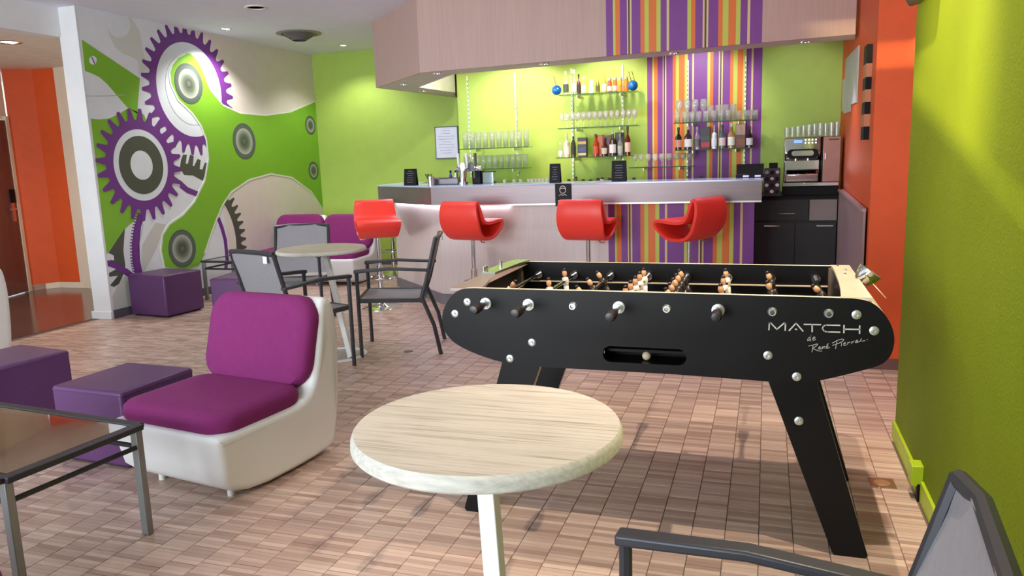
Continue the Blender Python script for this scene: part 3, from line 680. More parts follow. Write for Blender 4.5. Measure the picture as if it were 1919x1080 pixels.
S['b2'] = shelf((1045, 242), (1195, 236), 'glass shelf with the rows of small stemmed glasses')
S['b3'] = shelf((1042, 297), (1185, 293), 'glass shelf of spirits in the middle of the bar wall')
S['c0'] = shelf((1178, 316), (1300, 312), 'low glass shelf between the centre and the striped section')
S['c1'] = shelf((1262, 230), (1420, 227), 'upper glass shelf on the stripes with clear glasses')
S['c2'] = shelf((1265, 282), (1412, 279), 'lower glass shelf on the stripes with dark spirits')
def tumbler(r, h, name='tumbler'):
    return MB().lathe([(0, .004), (r*.82, .004), (r*.85, 0), (r, h), (r*.94, h), (r*.78, .012), (0, .012)], 12, cap=False).mesh(name, GLASS)
def stemglass(h, r, name='stem_glass'):
    return MB().lathe([(0, 0), (r*.8, .001), (.006, .008), (.004, h*.42), (r*.7, h*.52), (r, h*.72), (r*.86, h), (r*.82, h), (r*.94, h*.72), (r*.62, h*.54), (0, h*.46)], 12, cap=False).mesh(name, GLASS)
ORD = ['leftmost', 'second from the left', 'third from the left', 'fourth from the left', 'fifth from the left', 'sixth from the left', 'seventh from the left', 'eighth from the left', 'ninth from the left', 'tenth from the left', 'eleventh from the left', 'twelfth from the left', 'thirteenth from the left', 'fourteenth from the left']
def nth(i, n): return 'rightmost' if i == n-1 else ('second from the right' if i == n-2 and n > 5 else ORD[i])
def row(me, name, xs, y, z, label, cat, group, jit=.0):
    for i_, x in enumerate(xs):
        o = bpy.data.objects.new(name, me); COL.objects.link(o); o.location = (x+random.uniform(-jit, jit), y+random.uniform(-jit, jit), z)
        tag(o, label+', '+nth(i_, len(xs)), cat, group)
        for p_ in me.polygons: p_.use_smooth = True
def lsp(a, b, n): return [a+(b-a)*i/(n-1) for i in range(n)]
x0, x1, z = S['a1']; row(tumbler(.036, .185, 'beer_glass'), 'beer_glass', lsp(x0+.05, x1-.05, 10), SY, z, 'tall clear beer glass on the upper left shelf', 'glass', 'beer glasses on the upper left shelf', .003)
x0, x1, z = S['a2']; row(tumbler(.034, .155), 'tumbler', lsp(x0+.05, x1-.05, 11), SY, z, 'straight tumbler on the lower left shelf', 'glass', 'tumblers on the lower left shelf', .003)
x0, x1, z = S['b2']; gm = stemglass(.17, .029)
row(gm, 'stem_glass', lsp(x0+.04, x1-.04, 14), SY-.05, z, 'stemmed glass, front row of centre shelf', 'glass', 'stemmed glasses, front row', .002)
row(gm, 'stem_glass', lsp(x0+.06, x1-.05, 13), SY+.04, z, 'stemmed glass, rear row of centre shelf', 'glass', 'stemmed glasses, rear row', .002)
x0, x1, z = S['c0']; row(stemglass(.14, .034, 'wine_glass'), 'wine_glass', lsp(x0+.05, x1-.05, 9), SY, z, 'stemmed wine glass on the low shelf between the sections', 'glass', 'wine glasses on the low shelf', .004)
x0, x1, z = S['c1']
row(stemglass(.24, .038, 'tall_wine_glass'), 'wine_glass', lsp(x0+.05, x0+.30, 4), SY+.02, z, 'tall wine glass at the left of the striped upper shelf', 'glass', 'tall wine glasses on the striped section', .004)
row(tumbler(.033, .17, 'highball'), 'highball_glass', lsp(x0+.375, x0+.61, 4), SY+.02, z, 'highball glass in the middle of the striped upper shelf', 'glass', 'highball glasses on the striped section', .004)
row(tumbler(.036, .10, 'rocks_glass'), 'rocks_glass', lsp(x0+.665, x1-.035, 3), SY, z, 'low round glass at the right of the striped upper shelf', 'glass', 'low glasses on the striped section', .004)
row(tumbler(.034, .11, 'short_glass'), 'short_glass', lsp(x0+.04, x0+.56, 8), SY-.06, z, 'short tumbler in front of the tall glasses on the stripes', 'glass', 'short tumblers on the striped section', .003)
# bottles
def bottle(x, y, z, kind, body, label_c, cap_c, lb, h=.26, r=.033, box=None):
    t = empty('spirit_bottle', (x, y, z), 0, lb, 'bottle')
    nk = r*.34
    prof = {'tall': [(0, 0), (r, .0), (r, h*.56), (nk, h*.72), (nk, h*.9), (0, h*.9)], 'square': [(0, 0), (r*1.05, 0), (r*1.05, h*.62), (nk*1.1, h*.7), (nk, h*.88), (0, h*.88)], 'jar': [(0, 0), (r, 0), (r, h*.7), (r*.8, h*.8), (r*.8, h*.86), (0, h*.86)]}[kind]
    bm_ = GLASS if body == 'clear' else mat('liquor'+body, body, .12, spec=.7)
    MB().lathe(prof, 12).build('body', bm_, t, smooth=1)
    MB().cyl((0, 0, h*.86), (0, 0, h), nk*1.25 if kind != 'jar' else r*.85, 10).build('cap', mat('cap'+cap_c, cap_c, .35), t)
    if label_c:
        rr = r*1.06*(1.05 if kind == 'square' else 1)
        MB().lathe([(rr, h*.12), (rr, h*.45)], 12, cap=False).build('label', mat('lab'+label_c, label_c, .6), t, smooth=1)
    return t
def bx_(px, key): p = onY(px, 250, SY); return p.x
z = S['b1'][2]
for px, k_, bd, lc, cc, lb, h_, r_ in ((1063, 'tall', 'clear', '#3a4a44', '#c8ccc8', 'clear bottle with dark label beside the left blue globe', .26, .03), (1078, 'tall', 'clear', '#d9dcd8', '#e6e6e6', 'clear bottle with pale label, tallest on the topmost shelf', .27, .03), (1087, 'tall', '#5b2430', '#1d1a1d', '#241c1e', 'dark red soda bottle with black label', .22, .022), (1096, 'tall', 'clear', '#e5e5e2', '#f0f0ee', 'slim white capped bottle on the topmost shelf', .19, .022), (1110, 'jar', '#dfe2de', '#ffffff', '#cfd3cf', 'small white labelled jar in the middle of the topmost shelf', .15, .025), (1122, 'tall', '#7d7a22', '#454a20', '#a3982e', 'olive green bottle on the topmost shelf', .18, .022), (1134, 'tall', '#d9a41c', '#e6dcd0', '#d8c030', 'yellow juice bottle with yellow cap', .21, .025), (1144, 'jar', '#b2462a', '#d9c4c8', '#8e949c', 'first red juice bottle with pale label', .15, .024), (1154, 'jar', '#c25a36', '#e4b9bd', '#9aa0a2', 'second red juice bottle with pink label', .155, .024), (1164, 'jar', '#e08a20', '#d27718', '#9aa08a', 'orange juice bottle next to the red ones', .155, .024), (1175, 'jar', '#dd7420', '#c8661c', '#a0a08c', 'rightmost orange juice bottle beside the blue globe', .16, .024)):
    bottle(bx_(px, 'b1'), SY-.02, z, k_, bd, lc, cc, lb, h_, r_)
for px, lb in ((1047, 'blue glass globe with straw at the left end of the topmost shelf'), (1188, 'blue glass globe with two straws at the right end of the topmost shelf')):
    t = empty('blue_globe', (bx_(px, 'b1'), SY-.05, S['b1'][2]), 0, lb, 'globe')
    MB().sphere((0, 0, .058), .055, 18, 12).build('bowl', mat('blue_glass', '#0f5fae', .08, spec=.8), t, smooth=1)
    for s in ((0,) if px < 1100 else (-.015, .02)): MB().cyl((s, 0, .1), (s-.03, 0, .21), .003, 6).build('straw', BLACKP, t)
z = S['b3'][2]
for px, k_, bd, lc, cc, lb, h_, r_ in ((1051, 'tall', 'clear', '#e8e8e4', '#dcdcd8', 'short clear bottle at the left of the spirits shelf', .17, .024), (1063, 'square', '#c9c0a8', '#e6e2da', '#cfc8b8', 'pale whisky bottle with large cream label', .27, .033), (1075, 'tall', '#3b4038', '#2e332c', '#dedad2', 'dark grey bottle with pale neck', .27, .028), (1117, 'tall', '#a33a22', '#c75a4c', '#7a1f16', 'red brown bottle with coral label', .25, .03), (1133, 'tall', '#4a2a20', '#c9c2bb', '#3a2a24', 'short dark brandy bottle', .2, .03), (1149, 'square', '#3f2c28', '#dfe3ea', '#c8cad0', 'dark bottle with white label and silver cap', .28, .034), (1163, 'tall', 'clear', '#aab0aa', '#8d918c', 'clear vodka bottle on the spirits shelf', .24, .028), (1177, 'tall', '#5a1a1c', '#d7bfb4', '#2a1618', 'tall wine red bottle at the right of the spirits shelf', .315, .031)):
    bottle(bx_(px, 'b3'), SY-.03, z, k_, bd, lc, cc, lb, h_, r_)
def carton(px, z, w_, h_, c_, bands, lb, y=SY+.02):
    t = empty('gift_carton', (bx_(px, ''), y, z), 0, lb, 'carton')
    MB().bb((-w_/2, -.04, 0), (w_/2, .04, h_)).build('box', mat('carton'+c_, c_, .4), t, bevel=.003)
    for z0, z1, cc in bands: MB().bb((-w_/2+.004, -.0415, z0*h_), (w_/2-.004, -.039, z1*h_)).build('print_band', mat('band'+cc, cc, .5), t)
carton(1091, z, .10, .215, '#22262e', ((.08, .2, '#c9b48c'), (.3, .5, '#3d4a7e'), (.66, .8, '#b79a58')), 'dark navy gift tin between the pale and the red bottles')
carton(1122, z, .085, .235, '#c2602a', ((.1, .3, '#a84a20'),), 'orange gift carton behind the coral labelled bottle', SY+.05)
carton(1137, z, .10, .225, '#54302a', ((.15, .4, '#6d3d30'),), 'brown gift carton behind the brandy bottle', SY+.055)
carton(1160, z, .09, .255, '#25282c', ((.6, .8, '#3d4248'),), 'black gift carton behind the silver capped bottle', SY+.055)
z = S['c2'][2]
for px, k_, bd, lc, cc, lb, h_, r_ in ((1272, 'tall', '#20251f', '#cf9a80', '#1a1c18', 'dark green bottle with peach label at the left of the striped shelf', .24, .034), (1290, 'tall', '#3a2b33', '#eceaf0', '#d6a5a0', 'bottle with large white label and pink neck', .245, .04), (1307, 'tall', 'clear', '#6b6668', '#b9b2b4', 'clear ribbed bottle on the striped shelf', .24, .028), (1339, 'square', '#cdd4dc', '#dfe6ee', '#b0b4ba', 'slim silver white bottle on the striped shelf', .25, .026), (1354, 'tall', '#4b5a5c', '#d8c4c4', '#2c2a2c', 'greenish bottle with red and white label', .25, .033), (1371, 'tall', '#a07c4c', '#e6e2dc', '#e9e4da', 'amber bottle with cream label and white cap', .26, .036), (1405, 'tall', '#241a1e', '#d5d2d8', '#2a2024', 'black bottle with white label at the right end of the striped shelf', .22, .033)):
    bottle(bx_(px, 'c2'), SY-.03, z, k_, bd, lc, cc, lb, h_, r_)
carton(1322, z, .10, .235, '#2b1e22', ((.1, .3, '#b43040'), (.4, .6, '#3e4a40')), 'black gift tin with red emblem on the striped shelf')
carton(1388, z, .10, .25, '#5a3428', ((.55, .98, '#c8a08c'), (.1, .4, '#7c4a34')), 'brown and tan gift carton near the right end of the striped shelf')
# ------------------------------------------------------------------ coffee machine and neighbours
CY = 7.98
a, c = onY(1467, 350, CY), onY(1541, 255, CY)
t = empty('coffee_machine', ((a.x+c.x)/2+.07, CY+.2, .96), 0, 'polished steel coffee machine with blue display on the black cabinet', 'coffee machine')
wm = (c.x-a.x); Lx = -wm/2-.07
MB().bb((Lx, -.2, 0), (Lx+wm+.16, .2, .09)).build('base_box', BLACKP, t, bevel=.005)
MB().bb((Lx-.005, -.22, .09), (Lx+wm+.16, .2, .125)).build('drip_tray', STEEL, t, bevel=.004)
MB().bb((Lx+.005, -.10, .125), (Lx+wm-.005, .2, .555)).build('body', STEEL, t, bevel=.012)
MB().prism([(-.205, .40), (-.19, .555), (-.10, .565), (-.10, .33), (-.15, .34)], lambda u, v, q: (q, u, v), Lx+.01, Lx+wm-.01).build('head', CHROME, t, bevel=.01)
MB().prism([(-.15, .13), (-.165, .20), (-.13, .25), (-.10, .25), (-.10, .13)], lambda u, v, q: (q, u, v), Lx+.02, Lx+wm-.02).build('lower_cover', CHROME, t, bevel=.008)
MB().prism(rrect(.28, .09, .04), lambda u, v, q: (u+Lx+wm/2, q, v+.40), -.235, -.19).build('group_head', BLACKP, t, bevel=.008)
MB().prism(rrect(.20, .05, .024), lambda u, v, q: (u+Lx+wm/2, q, v+.405), -.245, -.234).build('group_plate', STEEL, t, bevel=.003)
for x in (-.06, .05): MB().cyl((Lx+wm/2+x, -.22, .365), (Lx+wm/2+x, -.22, .335), .014, 10).build('spout', CHROME, t, smooth=1)
MB().bb((Lx+wm*.27, -.206, .505), (Lx+wm*.48, -.198, .53)).build('display', mat('blue_display', '#5a7cff', .3, emit=2.5), t)
for i in range(8): MB().lathe([(0, -.003), (.007, -.003), (.007, .003), (0, .003)], 10, Matrix.Translation((Lx+wm*(.57+.09*(i % 4)), -.204, .53-.028*(i//4))) @ Matrix.Rotation(math.pi/2, 4, 'X')).build('button', mat('button_light', '#ffffff', .3, emit=1.5), t)
MB().bb((Lx+wm, -.17, .125), (Lx+wm+.012, .2, .555)).build('side_seam', BLACKP, t)
sd = MB().bb((Lx+wm+.012, -.17, .125), (Lx+wm+.17, .2, .555)).build('milk_cooler', mat('warm_steel', '#a87f74', .3, .7), t, bevel=.005)
b = MB()
for i in range(7): b.bb((Lx+wm+.065+i*.013, -.1715, .52), (Lx+wm+.074+i*.013, -.1695, .532))
b.build('lettering', BLACKP, sd)
MB().bb((Lx+wm+.03, -.19, .34), (Lx+wm+.04, -.17, .40)).build('door_pull', CHROME, sd)
for i, x in enumerate(lsp(Lx+.03, Lx+wm+.14, 10)):
    hh = .085+.05*(i/9)
    o = MB().lathe([(0, .004), (.024, .004), (.025, 0), (.03, hh), (.028, hh), (.022, .012), (0, .012)], 12, cap=False).build('cup_glass', GLASS, None, smooth=1, loc=(t.location.x+x, CY+.12+.03*(i % 2), .96+.567 if x < Lx+wm else .96+.557))
    tag(o, 'small clear glass on the coffee machine, '+nth(i, 10), 'glass', 'glasses on the coffee machine')
p = onY(1446, 372, 7.9)
t = empty('pod_rack', (p.x, 7.98, .962), 0, 'dark capsule rack left of the coffee machine', 'capsule rack')
MB().bb((-.075, -.06, 0), (.075, .06, .27)).build('body', mat('rack_grey', '#403c40', .4), t, bevel=.004)
for r_ in range(4):
    for q in range(3): MB().cyl((-.048+q*.048, -.06, .04+r_*.062), (-.048+q*.048, -.072, .045+r_*.062), .018, 10).build('capsule', STEEL if (r_+q) % 2 else BLACKP, t, smooth=1)
MB().bb((-.03, -.03, .27), (.05, .03, .32)).build('top_box', BLACKP, t)
p = onY(1405, 331, 7.05)
t = empty('cash_register', (p.x-.0, 7.2, 1.171), 0, 'black cash register terminal at the right end of the bar', 'cash register')
MB().bb((-.12, -.05, 0), (.12, .06, .03)).build('base', BLACKP, t, bevel=.006)
MB().prism([(-.05, .03), (-.02, .12), (.0, .12), (-.03, .03)], lambda u, v, q: (q, u, v), -.115, .115).build('screen', mat('black_screen', '#0d0f10', .08), t, bevel=.003)
for x in (-.06, .04): MB().bb((x, -.054, .006), (x+.05, -.05, .022)).build('receipt_slot', PAPER, t)
# papers and black striped strip on the orange side wall
def sidex(Y): return .72+(.615-.72)*(YBB-Y)/(YBB-5.25)
def sidept(px, py):
    # ray against the slightly angled orange wall
    d = ray(px, py); s = (.72-.615)/(YBB-5.25); tt = (.615-5.25*s)/(d.x-s*d.y); return O+d*tt
for i, (q0, q1) in enumerate((((1580, 150), (1584.5, 208)), ((1586, 112), (1594.5, 209)), ((1597.5, 100), (1607, 192)))):
    A, B = sidept(*q0), sidept(*q1); t_ = .004+.003*i
    b = MB().add([(A.x-t_, A.y, A.z), (B.x-t_, B.y, A.z-.03), (B.x-t_, B.y, B.z), (A.x-t_, A.y, B.z+.02)]+[(A.x-.001, A.y, A.z), (B.x-.001, B.y, A.z-.03), (B.x-.001, B.y, B.z), (A.x-.001, A.y, B.z+.02)], [(0, 1, 2, 3), (7, 6, 5, 4), (0, 4, 5, 1), (1, 5, 6, 2), (2, 6, 7, 3), (3, 7, 4, 0)])
    tag(b.build('paper_notice', mat('notice', '#c2c8bd', .5)), ('rearmost short paper notice', 'middle long paper notice', 'front paper notice')[i]+' on the orange wall', 'notice')
A, B = sidept(1633, 86), sidept(1624, 262)
t = empty('wall_plaque', (sidex(5.6)-.012, 5.6, 1.40), 0, 'tall narrow hanging of alternating black and tan blocks on the orange wall corner', 'wall hanging')
zt, zb = onX(1633, 86, sidex(5.6)).z-1.40, onX(1624, 262, sidex(5.6)).z-1.40
hs = [.20, .14, .13, .13, .13, .13, .14]; zz = zt
for i, h_ in enumerate(hs):
    hh = h_*(zt-zb)
    MB().bb((-.025, -.08, zz-hh), (.01, .08, zz)).build('block', BLACKP if i % 2 == 0 else mat('tan_block', '#c27f58', .5), t); zz -= hh
# framed notice on the back wall
t = empty('wall_frame', (-4.02, YB-.015, 1.64), 0, 'framed white notice with dark frame on the green back wall', 'picture frame')
MB().bb((-.165, -.012, -.21), (.165, .012, .21)).build('frame', mat('frame_dark', '#565060', .4), t)
MB().bb((-.152, -.014, -.197), (.152, -.011, .197)).build('sheet', mat('sheet', '#dcdff5', .5), t)
b = MB()
for i in range(9):
    wl = random.uniform(.05, .12); b.bb((-wl, -.0155, .15-i*.036), (wl, -.0138, .156-i*.036))
b.build('lettering', mat('sheet_print', '#a9a3c4', .6), t)
# grey sink tap arm over the frame corner is left out on purpose: nothing readable there
# ================================================================== BAR STOOLS
def stool_proto():
    r = empty('bar_stool', (0, 0, 0), 0, 'x', 'bar stool', 'red bar stools along the bar')
    path = [(-.165, .29), (-.135, .20), (-.11, .14), (-.05, .112), (.04, .112), (.13, .12), (.19, .118), (.205, .09), (.17, .04), (.10, -.015), (0, -.033), (-.10, -.015), (-.17, .05), (-.205, .14), (-.212, .22), (-.195, .288)]
    P = []
    n = len(path)
    for i in range(n):                        # smooth the loop
        for u in (0, .5):
            p0, p1, p2, p3 = (Vector(path[(i+k) % n]) for k in (-1, 0, 1, 2))
            P.append(.5*((2*p1)+(-p0+p2)*u+(2*p0-5*p1+4*p2-p3)*u*u+(-p0+3*p1-3*p2+p3)*u**3))
    A = []; B = []; n = len(P)
    for i in range(n):
        d = (P[(i+1) % n]-P[i-1]).normalized(); q = Vector((-d.y, d.x)); A.append(P[i]+q*.016); B.append(P[i]-q*.016)
    def fn(u, v, q):
        k = 1-.75*max(0, v-.14)**1.2-.9*max(0, .08-v)
        return (q*k, u, v+.735)
    b = MB(); cs = (-.205, -.195, -.1, 0, .1, .195, .205)
    vs = []
    for q in cs:
        sh = .004 if abs(q) > .2 else 0
        vs += [fn(*(A[i]+(B[i]-A[i])*(sh/.032)), q) for i in range(n)]+[fn(*(B[i]+(A[i]-B[i])*(sh/.032)), q) for i in range(n)]
    fs = []
    for s in range(len(cs)-1):
        for i in range(n):
            j = (i+1) % n; o0, o1 = s*2*n, (s+1)*2*n
            fs += [(o0+i, o0+j, o1+j, o1+i), (o0+n+i, o1+n+i, o1+n+j, o0+n+j)]
    e = (len(cs)-1)*2*n
    for i in range(n):
        j = (i+1) % n; fs += [(i, n+i, n+j, j), (e+i, e+j, e+n+j, e+n+i)]
    b.add(vs, fs); b.build('seat_shell', REDP, r, smooth=1)
    MB().lathe([(.17, .0), (.17, 0)], 8) if 0 else None
    MB().lathe([(0, 0), (.20, 0), (.20, .006), (.15, .018), (.06, .03), (.035, .05), (.035, .06), (0, .06)], 32).build('base', CHROME, r, smooth=1)
    MB().cyl((0, 0, .05), (0, 0, .42), .030, 16).build('column', CHROME, r, smooth=1)
    MB().cyl((0, 0, .40), (0, 0, .72), .019, 14).cyl((0, 0, .69), (0, 0, .722), .05, 16).build('piston', CHROME, r, smooth=1)
    MB().tube([(.13*math.cos(a*math.pi/12), .06+.13*math.sin(a*math.pi/12), .30) for a in range(24)], .009, 8, True).cyl((0, 0, .285), (0, 0, .315), .037, 14).bar((0, 0, .30), (0, .18, .30), .012, .012).build('footrest', CHROME, r, smooth=1)
    MB().tube([(.02, -.02, .70), (.10, -.03, .695), (.13, -.05, .675), (.17, -.06, .675)], .006, 6).build('height_lever', STEEL, r, smooth=1)
    return r
sp = stool_proto()
STO = [((-3.58, 6.66), math.radians(214), 'red bar stool facing the room at the left end of the bar', 0), ((-4.5, 8.75), math.radians(170), 'red bar stool half hidden behind the leftmost one', 0), ((-2.53, 6.50), math.radians(-13), 'red bar stool seen from behind under the glowing fascia', 0), ((-1.46, 6.50), math.radians(-7), 'red bar stool seen from behind beside the bar sign', 0.01), ((-.60, 6.48), math.radians(58), 'red bar stool turned sideways in front of the stripes', .0)]
for i, ((x, y), rz, lb, dz) in enumerate(STO):
    if i == 0: sp.location = (x, y, 0); sp.rotation_euler = (0, 0, rz); sp['label'] = lb
    else: dup(sp, (x, y, 0), rz, lb)
# ================================================================== SLING CHAIRS
def chair_proto():
    """local: faces +y"""
    r = empty('sling_chair', (0, 0, 0), 0, 'x', 'chair', 'grey sling armchairs')
    W, Dp = .25, .24
    for s in (-1, 1):
        MB().tube([(s*W, Dp, 0), (s*W, Dp, .63)], .014, 8).build('front_leg', FRAME, r, smooth=1)
        MB().tube([(s*W*.96, -Dp-.10, 0), (s*W*.96, -Dp-.06, .22), (s*W*.96, -Dp+.02, .43), (s*W*.96, -Dp-.01, .52), (s*W*.96, -Dp-.10, .86)], .015, 8).build('rear_leg', FRAME, r, smooth=1)
        MB().prism([(Dp+.018, .625), (Dp+.018, .65), (.0, .662), (-Dp-.06, .64), (-Dp-.06, .62), (.0, .640)], lambda u, v, q: (q, u, v), s*W-.022, s*W+.022).build('armrest', FRAME, r, bevel=.006)
        MB().bar((s*W*.96, Dp, .42), (s*W*.96, -Dp, .41), .022, .03).build('seat_rail', FRAME, r)
    MB().bar((-W, Dp, .42), (W, Dp, .42), .024, .03).bar((-W, -Dp+.02, .40), (W, -Dp+.02, .40), .02, .02).build('cross_rail', FRAME, r)
    MB().tube([(-W*.96, -Dp-.10, .855), (-W*.5, -Dp-.12, .865), (W*.5, -Dp-.12, .865), (W*.96, -Dp-.10, .855)], .016, 8).build('top_rail', FRAME, r, smooth=1)
    # sling: seat and back sheets
    def sheet(pts, name, t_=.006):
        b = MB(); n = len(pts); nx = 7; vs = []
        for k in (0, 1):
            for j, (y, z, sag) in enumerate(pts):
                for i in range(nx):
                    u = i/(nx-1)*2-1; g = sag*(1-u*u)
                    vs.append((u*(W*.96-.006), y-g*(1 if name == 'back_sling' else 0), z-(g if name == 'seat_sling' else 0)-k*(t_ if name == 'seat_sling' else 0)+0)); 
                    if name == 'back_sling' and k: vs[-1] = (vs[-1][0], vs[-1][1]-t_, vs[-1][2])
        m_ = n*nx; fs = []
        for j in range(n-1):
            for i in range(nx-1):
                q = j*nx+i; fs += [(q, q+1, q+nx+1, q+nx), (m_+q, m_+q+nx, m_+q+nx+1, m_+q+1)]
        for j in range(n-1):
            for e in (0, nx-1):
                q = j*nx+e; fs.append((q, q+nx, m_+q+nx, m_+q))
        for i in range(nx-1):
            for j in (0, n-1):
                q = j*nx+i; fs.append((q, q+1, m_+q+1, m_+q))
        b.add(vs, fs); return b.build(name, SLING, r, smooth=1)
    sheet([(Dp+.01, .435, .0), (Dp-.1, .43, .018), (0, .425, .025), (-Dp+.06, .42, .02)], 'seat_sling')
    bs = sheet([(-Dp+.03, .44, .0), (-Dp+.0, .52, .012), (-Dp-.045, .68, .02), (-Dp-.085, .80, .016), (-Dp-.10, .868, .006)], 'back_sling')
    MB().bb((.16, -Dp-.125, .80), (.20, -Dp-.121, .845)).build('care_tag', PAPER, bs)
    return r
cp = chair_proto()
def facing(dx, dy): return math.atan2(-dx, dy)
CH = [((-3.06, 4.50), facing(.34, .94), 'grey sling armchair with white tag, its back to the near lounge chair'), ((-3.93, 5.78), facing(.36, -.93), 'grey sling armchair facing the room behind the bistro table'), ((-2.66, 5.17), facing(-.94, -.34), 'grey sling armchair in profile nearest the bar'), ((-.045, 1.18), facing(-.99, .1), 'near grey sling armchair cut off by the lower right corner')]
for i, ((x, y), rz, lb) in enumerate(CH):
    if i == 0: cp.location = (x, y, 0); cp.rotation_euler = (0, 0, rz); cp['label'] = lb
    else: dup(cp, (x, y, 0), rz, lb)
# ================================================================== ROUND TABLES
def round_table(c, z, r, th, ring_c, ring_r, foot, label, top_m, legtop):
    t = empty('bistro_table', (c[0], c[1], 0), 0, label, 'table', 'round bistro tables')
    MB().lathe([(0, z-th), (r-.009, z-th), (r-.009, z), (0, z)], 72, cap=False).build('table_top', top_m, t, smooth=1)
    MB().lathe([(r-.009, z-th), (r-.004, z-th), (r, z-th+.005), (r-.001, z-th*.4), (r-.005, z-.005), (r-.009, z), (r-.009, z-th)], 72, cap=False).build('edge_band', RIMM, t, smooth=1)
    fx, fy = foot[0]-c[0], foot[1]-c[1]; lx, ly = legtop[0]-c[0], legtop[1]-c[1]
    MB().bar((lx, ly, z-th+.002), (fx, fy, .012), .05, .026, up=(.3, 1, 0)).build('leg', WHITEM, t, bevel=.003)
    MB().bar((lx, ly, z-th-.006), (-lx*.8, -ly*.8, z-th-.006), .05, .012).build('top_bracket', WHITEM, t)
    rx, ry = ring_c[0]-c[0], ring_c[1]-c[1]
    o = MB().lathe([(ring_r-.03, .0), (ring_r, .0), (ring_r, .012), (ring_r-.03, .012), (ring_r-.03, 0)], 48, Matrix.Translation((rx, ry, 0)), cap=False).build('base_ring', WHITEM, t, smooth=1)
    MB().lathe([(0, 0), (ring_r-.03, 0), (ring_r-.03, .005), (0, .005)], 48, Matrix.Translation((rx, ry, 0)), cap=False).build('base_plate', mat('grey_plate', '#a39c98', .4), t)
    return t
RIMM = mat('pale_grained_rim', '#c9c6bb', .5, var=.16, scale=3, stretch=(4, 30, 30), bump=.2, bscale=12)
round_table((-.672, 1.772), .74, .348, .040, (-.62, 1.62), .21, (-.545, 1.50), 'whitewashed oak round table in the foreground', OAK, (-.63, 1.64))
p = fl(602, 465, .77)
round_table((p.x, p.y), .77, .345, .028, (-3.01, 4.87), .215, (-2.86, 4.80), 'grey topped round table between the sling chairs', mat('greige_top', '#b7ad9c', .5, var=.1), (-3.17, 5.05))
# ================================================================== LOUNGE CHAIRS
def lounge_proto():
    """local: faces -y, width along x"""
    r = empty('lounge_chair', (0, 0, 0), 0, 'x', 'lounge chair', 'white lounge chairs with purple cushions')
    prof = [(-.40, .012), (-.445, .27), (-.45, .315), (-.42, .325), (-.1, .325), (.05, .33), (.115, .37), (.15, .46), (.215, .72), (.235, .765), (.275, .785), (.315, .77), (.335, .71), (.335, .55), (.315, .30), (.295, .10), (.27, .012)]
    for _ in range(2):
        Q = []
        for i_ in range(len(prof)):
            p_, q_ = prof[i_], prof[(i_+1) % len(prof)]; Q += [(p_[0]*.75+q_[0]*.25, p_[1]*.75+q_[1]*.25), (p_[0]*.25+q_[0]*.75, p_[1]*.25+q_[1]*.75)]
        prof = Q
    n = len(prof); NR = []
    for i_ in range(n):
        d_ = (Vector(prof[(i_+1) % n])-Vector(prof[i_-1])).normalized(); NR.append(Vector((-d_.y, d_.x)))
    if sum(prof[i_][0]*prof[(i_+1) % n][1]-prof[(i_+1) % n][0]*prof[i_][1] for i_ in range(n)) < 0: NR = [-q_ for q_ in NR]
    b = MB(); vs = []
    cs = [(-.345, .035), (-.344, .024), (-.337, .011), (-.325, .004), (-.305, 0), (-.15, 0), (0, 0)]; cs += [(-q, d_) for q, d_ in cs[-2::-1]]
    for q, ins in cs:
        for i_, (u, v) in enumerate(prof):
            k = 1-.10*max(0, (.36-v)/.36)**1.7-.05*max(0, (v-.55)/.23)**1.5
            p_ = Vector((u, v))+NR[i_]*ins; vs.append((q*k, p_.x, p_.y))
    fs = [tuple(range(n))[::-1], tuple((len(cs)-1)*n+i for i in range(n))]
    for s in range(len(cs)-1):
        for i in range(n):
            j = (i+1) % n; fs.append((s*n+i, s*n+j, (s+1)*n+j, (s+1)*n+i))
    b.add(vs, fs); o_ = b.build('shell', SHELL, r, smooth=1)
    def cushion(name, outline, fn, t0, t1):
        b = MB(); n = len(outline); lay = ((t0, .97), (t0+(t1-t0)*.45, 1), (t0+(t1-t0)*.72, .985), (t0+(t1-t0)*.9, .94), (t1, .80)); vs = []; fs = []
        for w_, k in lay: vs += [fn(u*k, v*k, w_) for u, v in outline]
        for s in range(len(lay)-1):
            for i in range(n): fs.append((s*n+i, s*n+(i+1) % n, (s+1)*n+(i+1) % n, (s+1)*n+i))
        fs += [tuple(range(n))[::-1], tuple((len(lay)-1)*n+i for i in range(n))]
        b.add(vs, fs); o = b.build(name, PURPF, r, smooth=1)
        for p_ in o.data.polygons: p_.use_smooth = True
        return o
    cushion('seat_cushion', rrect(.665, .53, .10, 6), lambda u, v, q: (u, v-.165, q+.018*(v+.28)), .31, .40)
    ca, sa = math.cos(math.radians(16)), math.sin(math.radians(16))
    cushion('back_cushion', rrect(.665, .445, .12, 6), lambda u, v, q: (u, .185+v*sa-q*ca, .578+v*ca+q*sa*.6), -.03, .08)
    for x in (-.22, .22):
        for y in (-.30, .18): MB().cyl((x, y, 0), (x, y, .03), .016, 10).build('foot', WHITEM, r, smooth=1)
    return r
lp = lounge_proto()
LO = [((-2.36, 2.93), math.radians(-9), 'near white lounge chair with purple cushions left of the round table'), ((-5.585, 8.2), math.radians(3), 'white lounge chair with purple cushions near the mural corner'), ((-4.86, 8.15), math.radians(3), 'white lounge chair with purple cushions partly behind the leftmost bar stool'), ((fl(7, 600, .45).x-.58, fl(7, 600, .45).y-.08), math.radians(-90), 'white lounge chair barely in view at the left edge'), ((fl(3, 1056, .39).x-.31, fl(3, 1056, .39).y-.40), math.radians(178), 'lounge chair whose purple cushion shows at the lower left corner')]
